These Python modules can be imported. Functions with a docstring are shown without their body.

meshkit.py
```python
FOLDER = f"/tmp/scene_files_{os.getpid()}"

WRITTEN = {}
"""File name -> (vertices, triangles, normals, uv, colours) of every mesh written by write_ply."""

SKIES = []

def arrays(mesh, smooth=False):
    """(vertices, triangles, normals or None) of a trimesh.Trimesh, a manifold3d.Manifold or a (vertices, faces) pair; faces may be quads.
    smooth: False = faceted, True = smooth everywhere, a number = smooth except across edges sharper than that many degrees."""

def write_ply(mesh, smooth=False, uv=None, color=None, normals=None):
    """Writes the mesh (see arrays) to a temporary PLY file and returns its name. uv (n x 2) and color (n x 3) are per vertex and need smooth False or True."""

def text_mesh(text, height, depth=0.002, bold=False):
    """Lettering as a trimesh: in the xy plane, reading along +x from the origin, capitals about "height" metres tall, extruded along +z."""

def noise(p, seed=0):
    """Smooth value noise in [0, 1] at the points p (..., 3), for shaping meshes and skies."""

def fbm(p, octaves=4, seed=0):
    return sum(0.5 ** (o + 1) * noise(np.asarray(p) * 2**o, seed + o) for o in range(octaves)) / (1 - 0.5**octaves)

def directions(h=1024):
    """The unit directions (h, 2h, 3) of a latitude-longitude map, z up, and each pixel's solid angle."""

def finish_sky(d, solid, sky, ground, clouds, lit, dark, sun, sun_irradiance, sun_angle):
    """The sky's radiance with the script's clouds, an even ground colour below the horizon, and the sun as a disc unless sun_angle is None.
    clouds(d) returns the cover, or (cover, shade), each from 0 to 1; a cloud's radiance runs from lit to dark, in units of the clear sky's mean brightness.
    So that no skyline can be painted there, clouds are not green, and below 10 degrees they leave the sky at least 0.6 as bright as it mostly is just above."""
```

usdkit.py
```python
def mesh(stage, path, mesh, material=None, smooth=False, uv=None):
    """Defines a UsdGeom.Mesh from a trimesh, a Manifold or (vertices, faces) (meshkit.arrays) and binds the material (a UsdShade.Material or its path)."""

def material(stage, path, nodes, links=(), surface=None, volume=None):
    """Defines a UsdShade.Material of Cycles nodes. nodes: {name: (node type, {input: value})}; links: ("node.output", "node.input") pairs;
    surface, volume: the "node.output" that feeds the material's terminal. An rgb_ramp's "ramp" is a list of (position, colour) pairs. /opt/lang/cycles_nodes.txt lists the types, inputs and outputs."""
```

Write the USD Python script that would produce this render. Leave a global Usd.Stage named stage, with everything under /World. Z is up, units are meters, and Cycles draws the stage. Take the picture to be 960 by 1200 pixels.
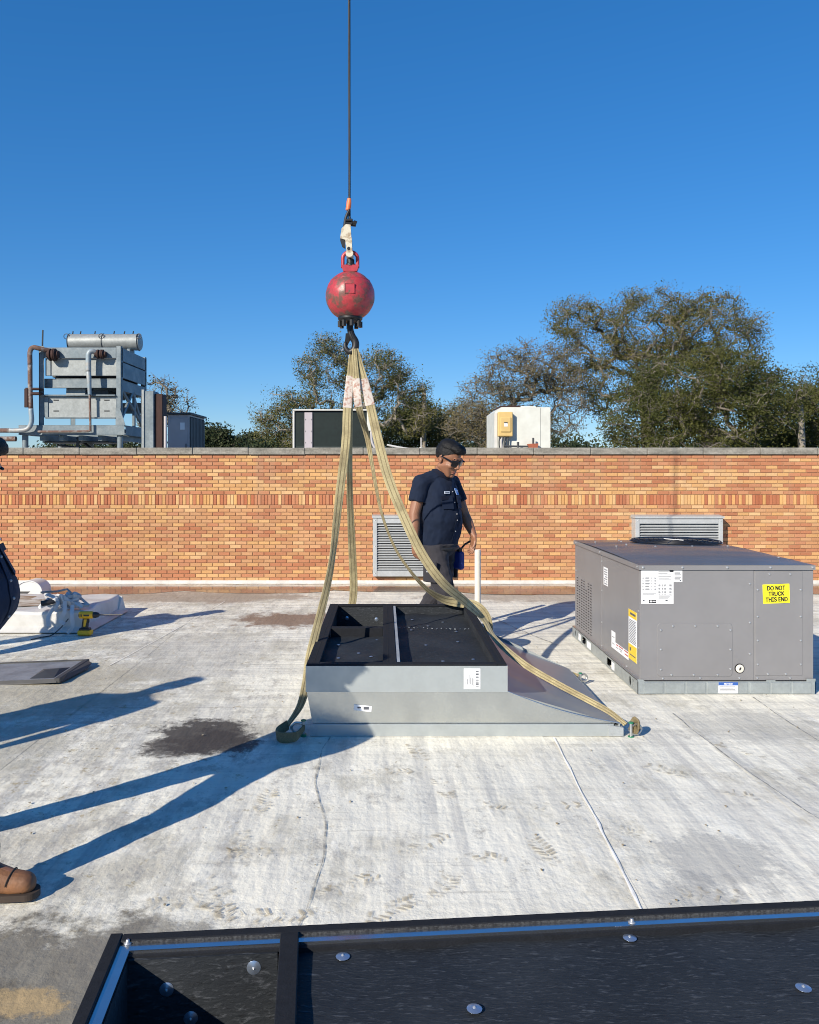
import math, random
import numpy as np
import trimesh
import manifold3d as m3
import usdkit, meshkit
from pxr import Usd, UsdGeom, UsdLux, UsdShade, Gf, Sdf, Vt

stage = Usd.Stage.CreateInMemory()
UsdGeom.SetStageUpAxis(stage, UsdGeom.Tokens.z)
UsdGeom.SetStageMetersPerUnit(stage, 1.0)
UsdGeom.Xform.Define(stage, '/World')
UsdGeom.Scope.Define(stage, '/World/Looks')
R = math.radians

# ------------------------------------------------------------------ camera
EYE = np.array([0.0, 0.0, 1.52])
fw, rt, up = np.array([0, 1.0, 0]), np.array([1.0, 0, 0]), np.array([0, 0, 1.0])   # level, square to the wall; the crop is a lens shift
cam = UsdGeom.Camera.Define(stage, '/World/camera')
cam.AddTransformOp().Set(Gf.Matrix4d(*rt, 0, *up, 0, *(-fw), 0, *EYE, 1))
cam.CreateHorizontalApertureAttr(36.0)
cam.CreateVerticalApertureAttr(45.0)
cam.CreateHorizontalApertureOffsetAttr(36.0 * 30 / 960)
cam.CreateVerticalApertureOffsetAttr(-36.0 * 52 / 960)
cam.CreateFocalLengthAttr(36.0 * 950 / 960)
cam.CreateClippingRangeAttr(Gf.Vec2f(0.05, 5000))
cam.CreateExposureAttr(0.46)

# ------------------------------------------------------------------ sun and sky
SUN_AZ, SUN_EL = R(219.0), R(28.0)            # azimuth of the sun, clockwise from +y
sun_dir = np.array([math.sin(SUN_AZ) * math.cos(SUN_EL), math.cos(SUN_AZ) * math.cos(SUN_EL), math.sin(SUN_EL)])
sun = UsdLux.DistantLight.Define(stage, '/World/sun')
sun.CreateIntensityAttr(1.25)
sun.CreateAngleAttr(0.5)
sun.CreateColorAttr(Gf.Vec3f(1.0, 0.91, 0.77))
sun.CreateNormalizeAttr(True)
zax = sun_dir
xax = np.cross([0, 0, 1.0], zax); xax /= np.linalg.norm(xax)
yax = np.cross(zax, xax)
sun.AddTransformOp().Set(Gf.Matrix4d(*xax, 0, *yax, 0, *zax, 0, 0, 0, 30, 1))
dome = UsdLux.DomeLight.Define(stage, '/World/sky')
sky_m = usdkit.material(stage, '/World/Looks/sky', {
    's': ('sky_texture', dict(sky_type='single_scattering', sun_disc=False, sun_elevation=SUN_EL, sun_rotation=math.atan2(sun_dir[0], sun_dir[1]),
                              altitude=0.0, air_density=1.0, aerosol_density=0.0, ozone_density=7.0)),
    'h': ('hsv', dict(hue=0.5, saturation=1.36, value=1.0, fac=1.0)),
    'g': ('gamma', dict(gamma=0.70)),
    't': ('mix', dict(mix_type='multiply', fac=1.0, color2=(0.86, 1.0, 1.18))),
    'b': ('background_shader', dict(strength=0.136))}, [('s.color', 'g.color'), ('g.color', 'h.color'), ('h.color', 't.color1'), ('t.color', 'b.color')], surface='b.background')
UsdShade.MaterialBindingAPI.Apply(dome.GetPrim()).Bind(sky_m)
dome.GetPrim().SetCustomDataByKey('kind', 'structure')

# ------------------------------------------------------------------ scene helpers
_names = {}
_loc = {}
def numbered(parent, name):
    k = (parent, name)
    n = _names.get(k, 0); _names[k] = n + 1
    return f'{parent}/{name}' if n == 0 else f'{parent}/{name}_{n:03d}'
def tag(prim, label=None, cat=None, group=None, kind=None):
    for k, v in (('label', label), ('category', cat), ('group', group), ('kind', kind)):
        if v: prim.SetCustomDataByKey(k, v)
    return prim
def thing(name, label, cat, loc=(0, 0, 0), group=None, kind=None):
    p = numbered('/World', name)
    x = UsdGeom.Xform.Define(stage, p)
    x.AddTranslateOp().Set(Gf.Vec3d(*map(float, loc)))
    _loc[p] = np.array(loc, float)
    return tag(x.GetPrim(), label, cat, group, kind)
def obj(name, mesh, mat, parent=None, smooth=False, label=None, kind=None, cat=None, group=None):
    """ONE Mesh prim; the mesh is given in world coordinates."""
    pp = str(parent.GetPath()) if parent is not None else '/World'
    p = numbered(pp, name)
    v, f, n = meshkit.arrays(mesh, smooth)
    off = _loc.get(pp, np.zeros(3)); _loc[p] = off
    mm = UsdGeom.Mesh.Define(stage, p)
    mm.CreatePointsAttr(Vt.Vec3fArray.FromNumpy((v - off).astype(np.float32)))
    mm.CreateFaceVertexCountsAttr(Vt.IntArray.FromNumpy(np.full(len(f), 3, np.int32)))
    mm.CreateFaceVertexIndicesAttr(Vt.IntArray.FromNumpy(f.astype(np.int32).ravel()))
    mm.CreateSubdivisionSchemeAttr('none')
    if n is not None:
        mm.CreateNormalsAttr(Vt.Vec3fArray.FromNumpy(n.astype(np.float32)))
        mm.SetNormalsInterpolation('vertex')
    UsdShade.MaterialBindingAPI.Apply(mm.GetPrim()).Bind(M[mat])
    return tag(mm.GetPrim(), label, cat, group, kind)
def copy_of(src, name, loc, rotz, label, cat, group=None):
    p = numbered('/World', name)
    x = UsdGeom.Xform.Define(stage, p)
    x.GetPrim().GetReferences().AddInternalReference(src.GetPath())
    x.ClearXformOpOrder()
    x.AddTranslateOp().Set(Gf.Vec3d(*map(float, loc)))
    x.AddRotateZOp().Set(float(rotz))
    x.GetPrim().SetInstanceable(True)
    return tag(x.GetPrim(), label, cat, group)

# ------------------------------------------------------------------ mesh helpers
def cat_(*ms):
    ms = [m for a in ms for m in (a if isinstance(a, (list, tuple)) else [a])]
    ms = [trimesh.Trimesh(*meshkit.arrays(m)[:2], process=False) for m in ms]
    return trimesh.util.concatenate(ms)
def box(x0, x1, y0, y1, z0, z1, c=0.0):
    """A box, its edges chamfered by c."""
    if c <= 0:
        b = trimesh.creation.box([x1 - x0, y1 - y0, z1 - z0]); b.apply_translation([(x0 + x1) / 2, (y0 + y1) / 2, (z0 + z1) / 2]); return b
    pts = []
    for sx in (0, 1):
        for sy in (0, 1):
            for sz in (0, 1):
                p = np.array([(x0, x1)[sx], (y0, y1)[sy], (z0, z1)[sz]]); d = np.array([1 - 2 * sx, 1 - 2 * sy, 1 - 2 * sz]) * c
                for k in range(3):
                    q = d.copy(); q[k] = 0; pts.append(p + q)
    return trimesh.convex.convex_hull(np.array(pts))
def hull(pts):
    return trimesh.convex.convex_hull(np.array(pts, float))
def xf(m, mat):
    m = m.copy(); m.apply_transform(mat); return m
def rot(m, ang, axis, about=(0, 0, 0)):
    return xf(m, trimesh.transformations.rotation_matrix(ang, axis, about))
def mov(m, d):
    m = m.copy(); m.apply_translation(d); return m
def cyl(a, b, r, sec=12, r2=None):
    return tube([a, b], [r, r if r2 is None else r2], sec)
def catmull(p, n=6):
    p = np.asarray(p, float)
    if len(p) < 3: return p
    q = np.vstack([2 * p[0] - p[1], p, 2 * p[-1] - p[-2]])
    out = []
    for i in range(1, len(q) - 2):
        for t in np.linspace(0, 1, n, endpoint=False):
            out.append(0.5 * (2 * q[i] + (q[i + 1] - q[i - 1]) * t + (2 * q[i - 1] - 5 * q[i] + 4 * q[i + 1] - q[i + 2]) * t * t + (3 * q[i] - q[i - 1] - 3 * q[i + 1] + q[i + 2]) * t ** 3))
    out.append(p[-1])
    return np.array(out)
def tube(pts, r, sec=8, caps=True):
    p = np.asarray(pts, float); n = len(p)
    r = np.broadcast_to(np.asarray(r, float), (n,))
    t = np.gradient(p, axis=0); t /= np.linalg.norm(t, axis=1, keepdims=True) + 1e-12
    a = np.cross(t[0], [0, 0, 1.0] if abs(t[0][2]) < .9 else [1.0, 0, 0]); a /= np.linalg.norm(a)
    A = []
    for i in range(n):
        a = a - t[i] * (a @ t[i]); a /= np.linalg.norm(a) + 1e-12; A.append(a)
    A = np.array(A); B = np.cross(t, A)
    th = np.arange(sec) * 2 * np.pi / sec
    v = p[:, None] + r[:, None, None] * (np.cos(th)[None, :, None] * A[:, None] + np.sin(th)[None, :, None] * B[:, None])
    v = v.reshape(-1, 3); f = []
    for i in range(n - 1):
        for j in range(sec):
            q = (i * sec + j, i * sec + (j + 1) % sec, (i + 1) * sec + (j + 1) % sec, (i + 1) * sec + j)
            f += [(q[0], q[1], q[2]), (q[0], q[2], q[3])]
    if caps:
        v = np.vstack([v, p[:1], p[-1:]]); c0, c1 = len(v) - 2, len(v) - 1
        for j in range(sec):
            f += [(c0, (j + 1) % sec, j), (c1, (n - 1) * sec + j, (n - 1) * sec + (j + 1) % sec)]
    return trimesh.Trimesh(v, np.array(f), process=False)
def ribbon(pts, width, thick=0.005, twist=0.0, n=6, face=(0, -1, 0), jitter=0.0, seed=0):
    """A webbing strap along pts, its flat side turned to face, then twisted (radians, per control point)."""
    k = len(pts)
    w = np.interp(np.linspace(0, 1, (k - 1) * n + 1), np.linspace(0, 1, k), np.broadcast_to(width, (k,)))
    tw = np.interp(np.linspace(0, 1, (k - 1) * n + 1), np.linspace(0, 1, k), np.broadcast_to(twist, (k,)))
    p = catmull(pts, n)
    if jitter:
        p = p + (np.stack([meshkit.noise(p * 9 + 7.3 * s, seed + s) for s in range(3)], -1) - .5) * jitter
    t = np.gradient(p, axis=0); t /= np.linalg.norm(t, axis=1, keepdims=True)
    fc = np.broadcast_to(np.asarray(face, float), p.shape)
    s = np.cross(t, fc); s /= np.linalg.norm(s, axis=1, keepdims=True) + 1e-9
    for i in range(1, len(s)):
        if s[i] @ s[i - 1] < 0: s[i] *= -1
    nn = np.cross(s, t)
    c, d = np.cos(tw)[:, None], np.sin(tw)[:, None]
    s, nn = s * c + nn * d, nn * c - s * d
    hw, ht = (w / 2)[:, None], thick / 2
    ring = np.stack([p - s * hw - nn * ht * .4, p - s * hw * .8 - nn * ht, p + s * hw * .8 - nn * ht, p + s * hw - nn * ht * .4,
                     p + s * hw + nn * ht * .4, p + s * hw * .8 + nn * ht, p - s * hw * .8 + nn * ht, p - s * hw + nn * ht * .4], 1)
    m = ring.shape[1]; v = ring.reshape(-1, 3); f = []
    for i in range(len(p) - 1):
        for j in range(m):
            q = (i * m + j, i * m + (j + 1) % m, (i + 1) * m + (j + 1) % m, (i + 1) * m + j)
            f += [(q[0], q[1], q[2]), (q[0], q[2], q[3])]
    for b, sg in ((0, 1), ((len(p) - 1) * m, -1)):
        for j in range(1, m - 1):
            f.append((b, b + j + 1, b + j) if sg > 0 else (b, b + j, b + j + 1))
    return trimesh.Trimesh(v, np.array(f), process=False)
def lathe(profile, sec=24, at=(0, 0, 0)):
    m = trimesh.creation.revolve(np.array(profile, float), sections=sec); m.apply_translation(at); return m
def torus(r, rr, at, axis='z', sec=24, sec2=8):
    th = np.linspace(0, 2 * np.pi, sec + 1)
    p = np.stack([r * np.cos(th), r * np.sin(th), 0 * th], 1)
    if axis == 'y': p = p[:, [0, 2, 1]]
    if axis == 'x': p = p[:, [2, 0, 1]]
    return tube(p + np.array(at), rr, sec2, caps=False)
def blob_outline(cx, cy, rx, ry, n=48, rough=.18, seed=0, z=0.0):
    """A thin flat sheet with an irregular outline."""
    th = np.linspace(0, 2 * np.pi, n, endpoint=False)
    k = 1 + rough * 2 * (meshkit.fbm(np.stack([np.cos(th) * 2 + 5, np.sin(th) * 2 + 5, 0 * th + seed * 3.7], -1), 3, seed) - .5)
    v = np.stack([cx + rx * k * np.cos(th), cy + ry * k * np.sin(th), 0 * th + z], 1)
    v = np.vstack([v, [[cx, cy, z]]])
    f = [(i, (i + 1) % n, n) for i in range(n)]
    return trimesh.Trimesh(v, f, process=False)
def screw_y(x, y, z, r=.006, h=.005):
    """A hex screw head on a face that looks to -y."""
    return hull([(x + r * math.cos(a), y - d, z + r * math.sin(a)) for a in np.arange(6) * math.pi / 3 for d in (0, h)] + [(x, y - h * 1.4, z)])
def screw_x(x, y, z, r=.006, h=.005):
    return hull([(x - d, y + r * math.cos(a), z + r * math.sin(a)) for a in np.arange(6) * math.pi / 3 for d in (0, h)] + [(x - h * 1.4, y, z)])

# ------------------------------------------------------------------ materials
M = {}
class NG:
    def __init__(s): s.n, s.l, s.k = {}, [], 0
    def add(s, kind, links=None, **inp):
        name = f'n{s.k}'; s.k += 1
        s.n[name] = (kind, inp)
        for sock, src in (links or {}).items(): s.l.append((src, f'{name}.{sock}'))
        return name
    def done(s, name, out): M[name] = usdkit.material(stage, '/World/Looks/' + name, s.n, s.l, surface=out)
def lin(r, g, b):
    return tuple((c / 255 / 12.92 if c / 255 <= .04045 else ((c / 255 + .055) / 1.055) ** 2.4) for c in (r, g, b))
def pm(name, col, rough=.6, metal=0.0, scale=6.0, amt=.25, col2=None, stretch=(1, 1, 1), bump=0.0, bscale=80.0, ramp=(.35, .7), fine=0.0, coat=0.0, spec=.5, detail=5, rvar=0.0, sheen=0.0):
    """A principled surface whose colour wanders between col and col2 (or a darker col) along a noise, with fine relief."""
    g = NG()
    tc = g.add('geometry')
    mp = g.add('mapping', {'vector': tc + '.position'}, scale=stretch)
    n1 = g.add('noise_texture', {'vector': mp + '.vector'}, scale=scale, detail=detail, roughness=.6)
    c2 = col2 if col2 is not None else tuple(c * (1 - amt) for c in col)
    rp = g.add('rgb_ramp', {'fac': n1 + '.fac'}, ramp=[(0, col), (ramp[0], col), (ramp[1], c2), (1, c2)])
    base = rp + '.color'
    if fine:
        n2 = g.add('noise_texture', {'vector': tc + '.position'}, scale=bscale, detail=3, roughness=.7)
        r2 = g.add('rgb_ramp', {'fac': n2 + '.fac'}, ramp=[(0, (1 - fine,) * 3), (.35, (1 - fine,) * 3), (.65, (1, 1, 1)), (1, (1, 1, 1))])
        mx = g.add('mix', {'color1': base, 'color2': r2 + '.color'}, mix_type='multiply', fac=1.0)
        base = mx + '.color'
    p = g.add('principled_bsdf', {'base_color': base}, roughness=rough, metallic=metal, coat_weight=coat, specular_ior_level=spec, sheen_weight=sheen)
    if rvar:
        mr = g.add('map_range', {'value': n1 + '.fac'}, from_min=.3, from_max=.7, to_min=max(rough - rvar, .03), to_max=min(rough + rvar, 1.0), clamp=True)
        g.l.append((mr + '.result', p + '.roughness'))
    if bump:
        nb = g.add('noise_texture', {'vector': mp + '.vector'}, scale=bscale, detail=4, roughness=.6)
        bp = g.add('bump', {'height': nb + '.fac'}, strength=1.0, distance=bump)
        g.l.append((bp + '.normal', p + '.normal'))
    g.done(name, p + '.BSDF')

pm('galvanised', (.45, .485, .485), .42, .5, 9, .16, bump=.0004, bscale=35, rvar=.08)
pm('galvanised_bright', (.66, .69, .70), .24, .92, 9, .14, bump=.0003, bscale=30, rvar=.08)
pm('galvanised_body', (.60, .62, .60), .27, .9, 5, .14, bump=.0045, bscale=2.6, rvar=.06)
pm('galvanised_dull', (.46, .49, .50), .5, .3, 7, .25, fine=.15, bscale=60)
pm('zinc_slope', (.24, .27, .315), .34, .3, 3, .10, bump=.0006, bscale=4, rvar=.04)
pm('unit_paint', (.222, .219, .226), .32, .1, 3, .10, bump=.0016, bscale=4, fine=.04)
pm('unit_lid_paint', (.085, .088, .092), .27, .05, 2.5, .15, bump=.0005, bscale=2.2, stretch=(.7, 1.6, 1), rvar=.06, spec=.35)
pm('base_rail_steel', (.42, .46, .465), .42, .55, 9, .2, fine=.1, bscale=45)
pm('screw_steel', (.50, .51, .52), .35, .6, 20, .2)
pm('black_foam', (.014, .016, .021), .85, 0, 30, .3, fine=.3, bscale=220, bump=.001, spec=.25)
pm('foam_edge', (.05, .052, .055), .95, 0, 150, .7, col2=(.012, .012, .014), ramp=(.4, .6), bscale=300, bump=.002)
def liner_material():
    g = NG()
    P = g.add('geometry') + '.position'
    def fib(rz, sc, st): 
        m = g.add('mapping', {'vector': P}, rotation=(0, 0, rz), scale=st)
        return g.add('noise_texture', {'vector': m + '.vector'}, scale=sc, detail=4, roughness=.65, distortion=.4) + '.fac'
    n0 = g.add('noise_texture', {'vector': P}, scale=3.0, detail=5) + '.fac'
    base = g.add('rgb_ramp', {'fac': n0}, ramp=[(0, (.010, .012, .015)), (.4, (.013, .016, .020)), (.6, (.020, .024, .029)), (1, (.025, .028, .034))]) + '.color'
    h = None
    for rz, sc, st, c, lo, hi in ((.35, 26, (1, 5, 3), (.075, .083, .095), .58, .70), (-.5, 34, (1, 6, 3), (.055, .06, .07), .57, .70), (1.1, 30, (1, 6, 3), (.006, .007, .009), .56, .68), (.1, 55, (1, 4, 3), (.14, .15, .17), .68, .78)):
        f = fib(rz, sc, st)
        r = g.add('map_range', {'value': f}, from_min=lo, from_max=hi, to_min=0.0, to_max=.85, clamp=True) + '.result'
        base = g.add('mix', {'color1': base, 'fac': r}, mix_type='mix', color2=c) + '.color'
        h = h or f
    b = g.add('bump', {'height': h}, strength=1.0, distance=.003)
    p = g.add('principled_bsdf', {'base_color': base, 'normal': b + '.normal'}, roughness=.7, specular_ior_level=.35)
    g.done('black_liner', p + '.BSDF')
liner_material()
pm('pin_disc', (.42, .50, .62), .28, .8, 30, .15)
pm('black_void', (.008, .008, .009), .9, 0, 10, .2)
pm('label_white', (.80, .81, .82), .35, 0, 20, .03)
pm('print_grey', (.10, .105, .12), .5, 0, 50, .2)
pm('print_black', (.015, .015, .017), .4, 0, 50, .2)
pm('print_red', (.45, .07, .05), .5, 0, 50, .2)
pm('print_blue', (.03, .10, .36), .5, 0, 50, .1)
pm('sign_yellow', (.86, .78, .02), .4, 0, 20, .03)
pm('warning_yellow', (.80, .55, .02), .4, 0, 20, .03)
pm('fan_black', (.012, .013, .018), .45, 0, 20, .2)
pm('crane_red', (.40, .042, .052), .40, 0, 14, .3, col2=(.15, .07, .055), ramp=(.47, .58), bump=.0008, bscale=70, fine=.2, detail=8)
pm('crane_red_clean', (.40, .035, .05), .4, 0, 20, .3)
pm('socket_white', (.52, .48, .38), .5, 0, 26, .3, col2=(.27, .19, .11), ramp=(.48, .62), bump=.001, bscale=60)
pm('dark_steel', (.03, .03, .032), .45, .5, 20, .35)
pm('wire_rope', (.035, .035, .04), .5, .5, 60, .4)
pm('orange_tape', (.75, .17, .05), .5, 0, 40, .3)
pm('webbing', (.45, .38, .205), .85, 0, 11, .3, col2=(.25, .20, .105), ramp=(.42, .72), fine=.3, bscale=150, bump=.0015, sheen=.2)
pm('webbing_dirty', (.24, .19, .10), .9, 0, 12, .35, fine=.3, bscale=150, bump=.0015)
pm('sleeve_white', (.50, .45, .40), .6, 0, 45, .4, col2=(.34, .19, .14), ramp=(.50, .62))
pm('shackle_zinc', (.55, .57, .57), .35, .85, 30, .3)
pm('pin_green', (.02, .20, .10), .4, .1, 30, .2)
pm('concrete', (.30, .285, .25), .9, 0, 5, .4, col2=(.14, .135, .115), ramp=(.38, .72), fine=.3, bscale=45, bump=.003, stretch=(.8, 1, 3))
pm('mortar', (.42, .27, .155), .95, 0, 30, .3)
pm('flashing_white', (.66, .64, .59), .6, 0, 5, .3, fine=.12, bscale=30, bump=.002)
pm('membrane_white', (.57, .565, .545), .45, 0, 4, .16, col2=(.44, .43, .40), ramp=(.42, .7), bump=.004, bscale=9)
pm('membrane_strip', (.56, .57, .58), .45, 0, 10, .2)
pm('curb_dirt', (.26, .175, .11), .8, 0, 4, .5, col2=(.55, .50, .42), ramp=(.42, .6), stretch=(1, 2, 1))
pm('pvc_white', (.66, .625, .54), .35, 0, 8, .08)
pm('dome_white', (.62, .62, .61), .4, 0, 5, .08)
pm('drill_yellow', (.80, .45, .015), .4, 0, 40, .1)
pm('drill_black', (.02, .02, .022), .5, 0, 40, .2)
pm('pan_grey', (.31, .32, .335), .55, .35, 6, .35, fine=.2, bscale=30)
pm('pan_dark', (.06, .06, .06), .6, .2, 6, .3)
pm('skin', (.27, .125, .072), .5, 0, 12, .12, fine=.08, bscale=90)
pm('skin_light', (.42, .22, .14), .5, 0, 12, .12)
pm('lip', (.26, .10, .075), .45, 0, 30, .1)
pm('hair_black', (.006, .006, .007), .62, 0, 90, .5, stretch=(1, 1, .3), bump=.003, bscale=300, spec=.3)
pm('navy_cloth', (.0065, .014, .036), .85, 0, 20, .2, fine=.15, bscale=300, bump=.0008, sheen=.03, spec=.25)
pm('navy_dark', (.0045, .007, .020), .85, 0, 20, .2, sheen=.02, spec=.25)
pm('charcoal_cloth', (.040, .038, .046), .85, 0, 9, .3, fine=.25, bscale=220, bump=.001, sheen=.06, spec=.3)
pm('patch_white', (.66, .70, .78), .7, 0, 60, .2)
pm('patch_blue', (.30, .40, .62), .7, 0, 60, .2)
pm('stitch_grey', (.30, .30, .32), .8, 0, 60, .2)
pm('pouch_blue', (.012, .035, .22), .6, 0, 30, .2)
pm('lens_black', (.006, .006, .008), .08, 0, 30, .1, coat=.5)
pm('eye_white', (.7, .68, .64), .2, 0, 30, .05)
pm('boot_leather', (.25, .11, .045), .65, 0, 11, .4, col2=(.13, .06, .03), ramp=(.36, .66), bump=.004, bscale=28, fine=.2)
pm('boot_sole', (.045, .03, .022), .8, 0, 20, .3)
pm('tower_steel', (.145, .185, .21), .5, .2, 4, .3, col2=(.23, .265, .28), ramp=(.42, .66), fine=.2, bscale=24)
pm('tower_panel', (.31, .335, .335), .5, .2, 5, .2, fine=.2, bscale=22)
pm('rusted', (.15, .085, .065), .8, 0, 9, .4, col2=(.27, .255, .245), ramp=(.5, .64), fine=.3, bscale=30)
pm('rust_dark', (.05, .022, .017), .85, 0, 6, .4, stretch=(4, 4, 1))
pm('pipe_blue', (.26, .325, .365), .5, .1, 6, .3, col2=(.34, .33, .31), ramp=(.45, .6), fine=.15, bscale=30)
pm('cabinet_grey', (.42, .40, .41), .5, 0, 4, .12)
pm('cabinet_dark', (.05, .055, .06), .5, 0, 8, .3)
pm('coil_green', (.012, .024, .022), .6, .1, 18, .3)
pm('cabinet_mauve', (.42, .38, .40), .5, 0, 5, .1)
pm('cabinet_frame', (.58, .57, .54), .5, 0, 5, .15)
pm('beige_paint', (.62, .63, .58), .5, 0, 4, .12, col2=(.52, .52, .47))
pm('disconnect_tan', (.60, .42, .16), .5, 0, 6, .12)
pm('valve_red', (.35, .10, .05), .6, 0, 20, .3)
pm('pole_wood', (.28, .24, .19), .9, 0, 4, .35, stretch=(3, 3, .3), bump=.01, bscale=12)
pm('bark', (.20, .175, .14), .9, 0, 3, .45, stretch=(2, 2, .6), bump=.02, bscale=10)
pm('bark_pale', (.29, .26, .22), .9, 0, 3, .4, stretch=(2, 2, .6))
pm('upper_roof_membrane', (.35, .34, .31), .9, 0, 1, .3)
pm('far_ground', (.06, .07, .03), .95, 0, .05, .4)
def mud_material():
    g = NG()
    P = g.add('geometry') + '.position'
    n1 = g.add('noise_texture', {'vector': P}, scale=30, detail=5, roughness=.7)
    n2 = g.add('noise_texture', {'vector': P}, scale=3.5, detail=4, roughness=.6)
    c = g.add('rgb_ramp', {'fac': n1 + '.fac'}, ramp=[(0, (.25, .19, .10)), (.4, (.34, .27, .16)), (.6, (.50, .43, .30)), (1, (.55, .49, .36))])
    a = g.add('math', {'value1': n1 + '.fac', 'value3': n2 + '.fac'}, math_type='multiply_add', value2=1.1)
    m = g.add('map_range', {'value': a + '.value'}, from_min=.96, from_max=1.20, to_min=.04, to_max=.66, clamp=True)
    p = g.add('principled_bsdf', {'base_color': c + '.color'}, roughness=.9)
    t = g.add('transparent_bsdf', color=(1, 1, 1))
    x = g.add('mix_closure', {'closure1': t + '.BSDF', 'closure2': p + '.BSDF', 'fac': m + '.result'})
    g.done('mud_print', x + '.closure')
mud_material()
pm('mud', (.30, .23, .13), .9, 0, 14, .3, col2=(.46, .40, .30), ramp=(.4, .65), fine=.3, bscale=90)
pm('flange_steel', (.62, .65, .68), .16, .97, 12, .12, bump=.0002, bscale=30, rvar=.05)
pm('vent_steel', (.44, .46, .47), .5, .15, 7, .15, fine=.1, bscale=40)
def seam_grime():
    g = NG()
    P = g.add('geometry') + '.position'
    n1 = g.add('noise_texture', {'vector': P}, scale=22, detail=6, roughness=.7)
    m = g.add('map_range', {'value': n1 + '.fac'}, from_min=.40, from_max=.60, to_min=.15, to_max=.85, clamp=True)
    p = g.add('principled_bsdf', base_color=(.21, .205, .19), roughness=.9)
    t = g.add('transparent_bsdf', color=(1, 1, 1))
    x = g.add('mix_closure', {'closure1': t + '.BSDF', 'closure2': p + '.BSDF', 'fac': m + '.result'})
    g.done('seam_grime', x + '.closure')
seam_grime()
pm('sealant_grey', (.33, .325, .30), .8, 0, 6, .3, col2=(.52, .50, .45), ramp=(.42, .62))
pm('sealant_white', (.86, .84, .79), .7, 0, 9, .2, col2=(.66, .64, .58), ramp=(.42, .62))

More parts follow.
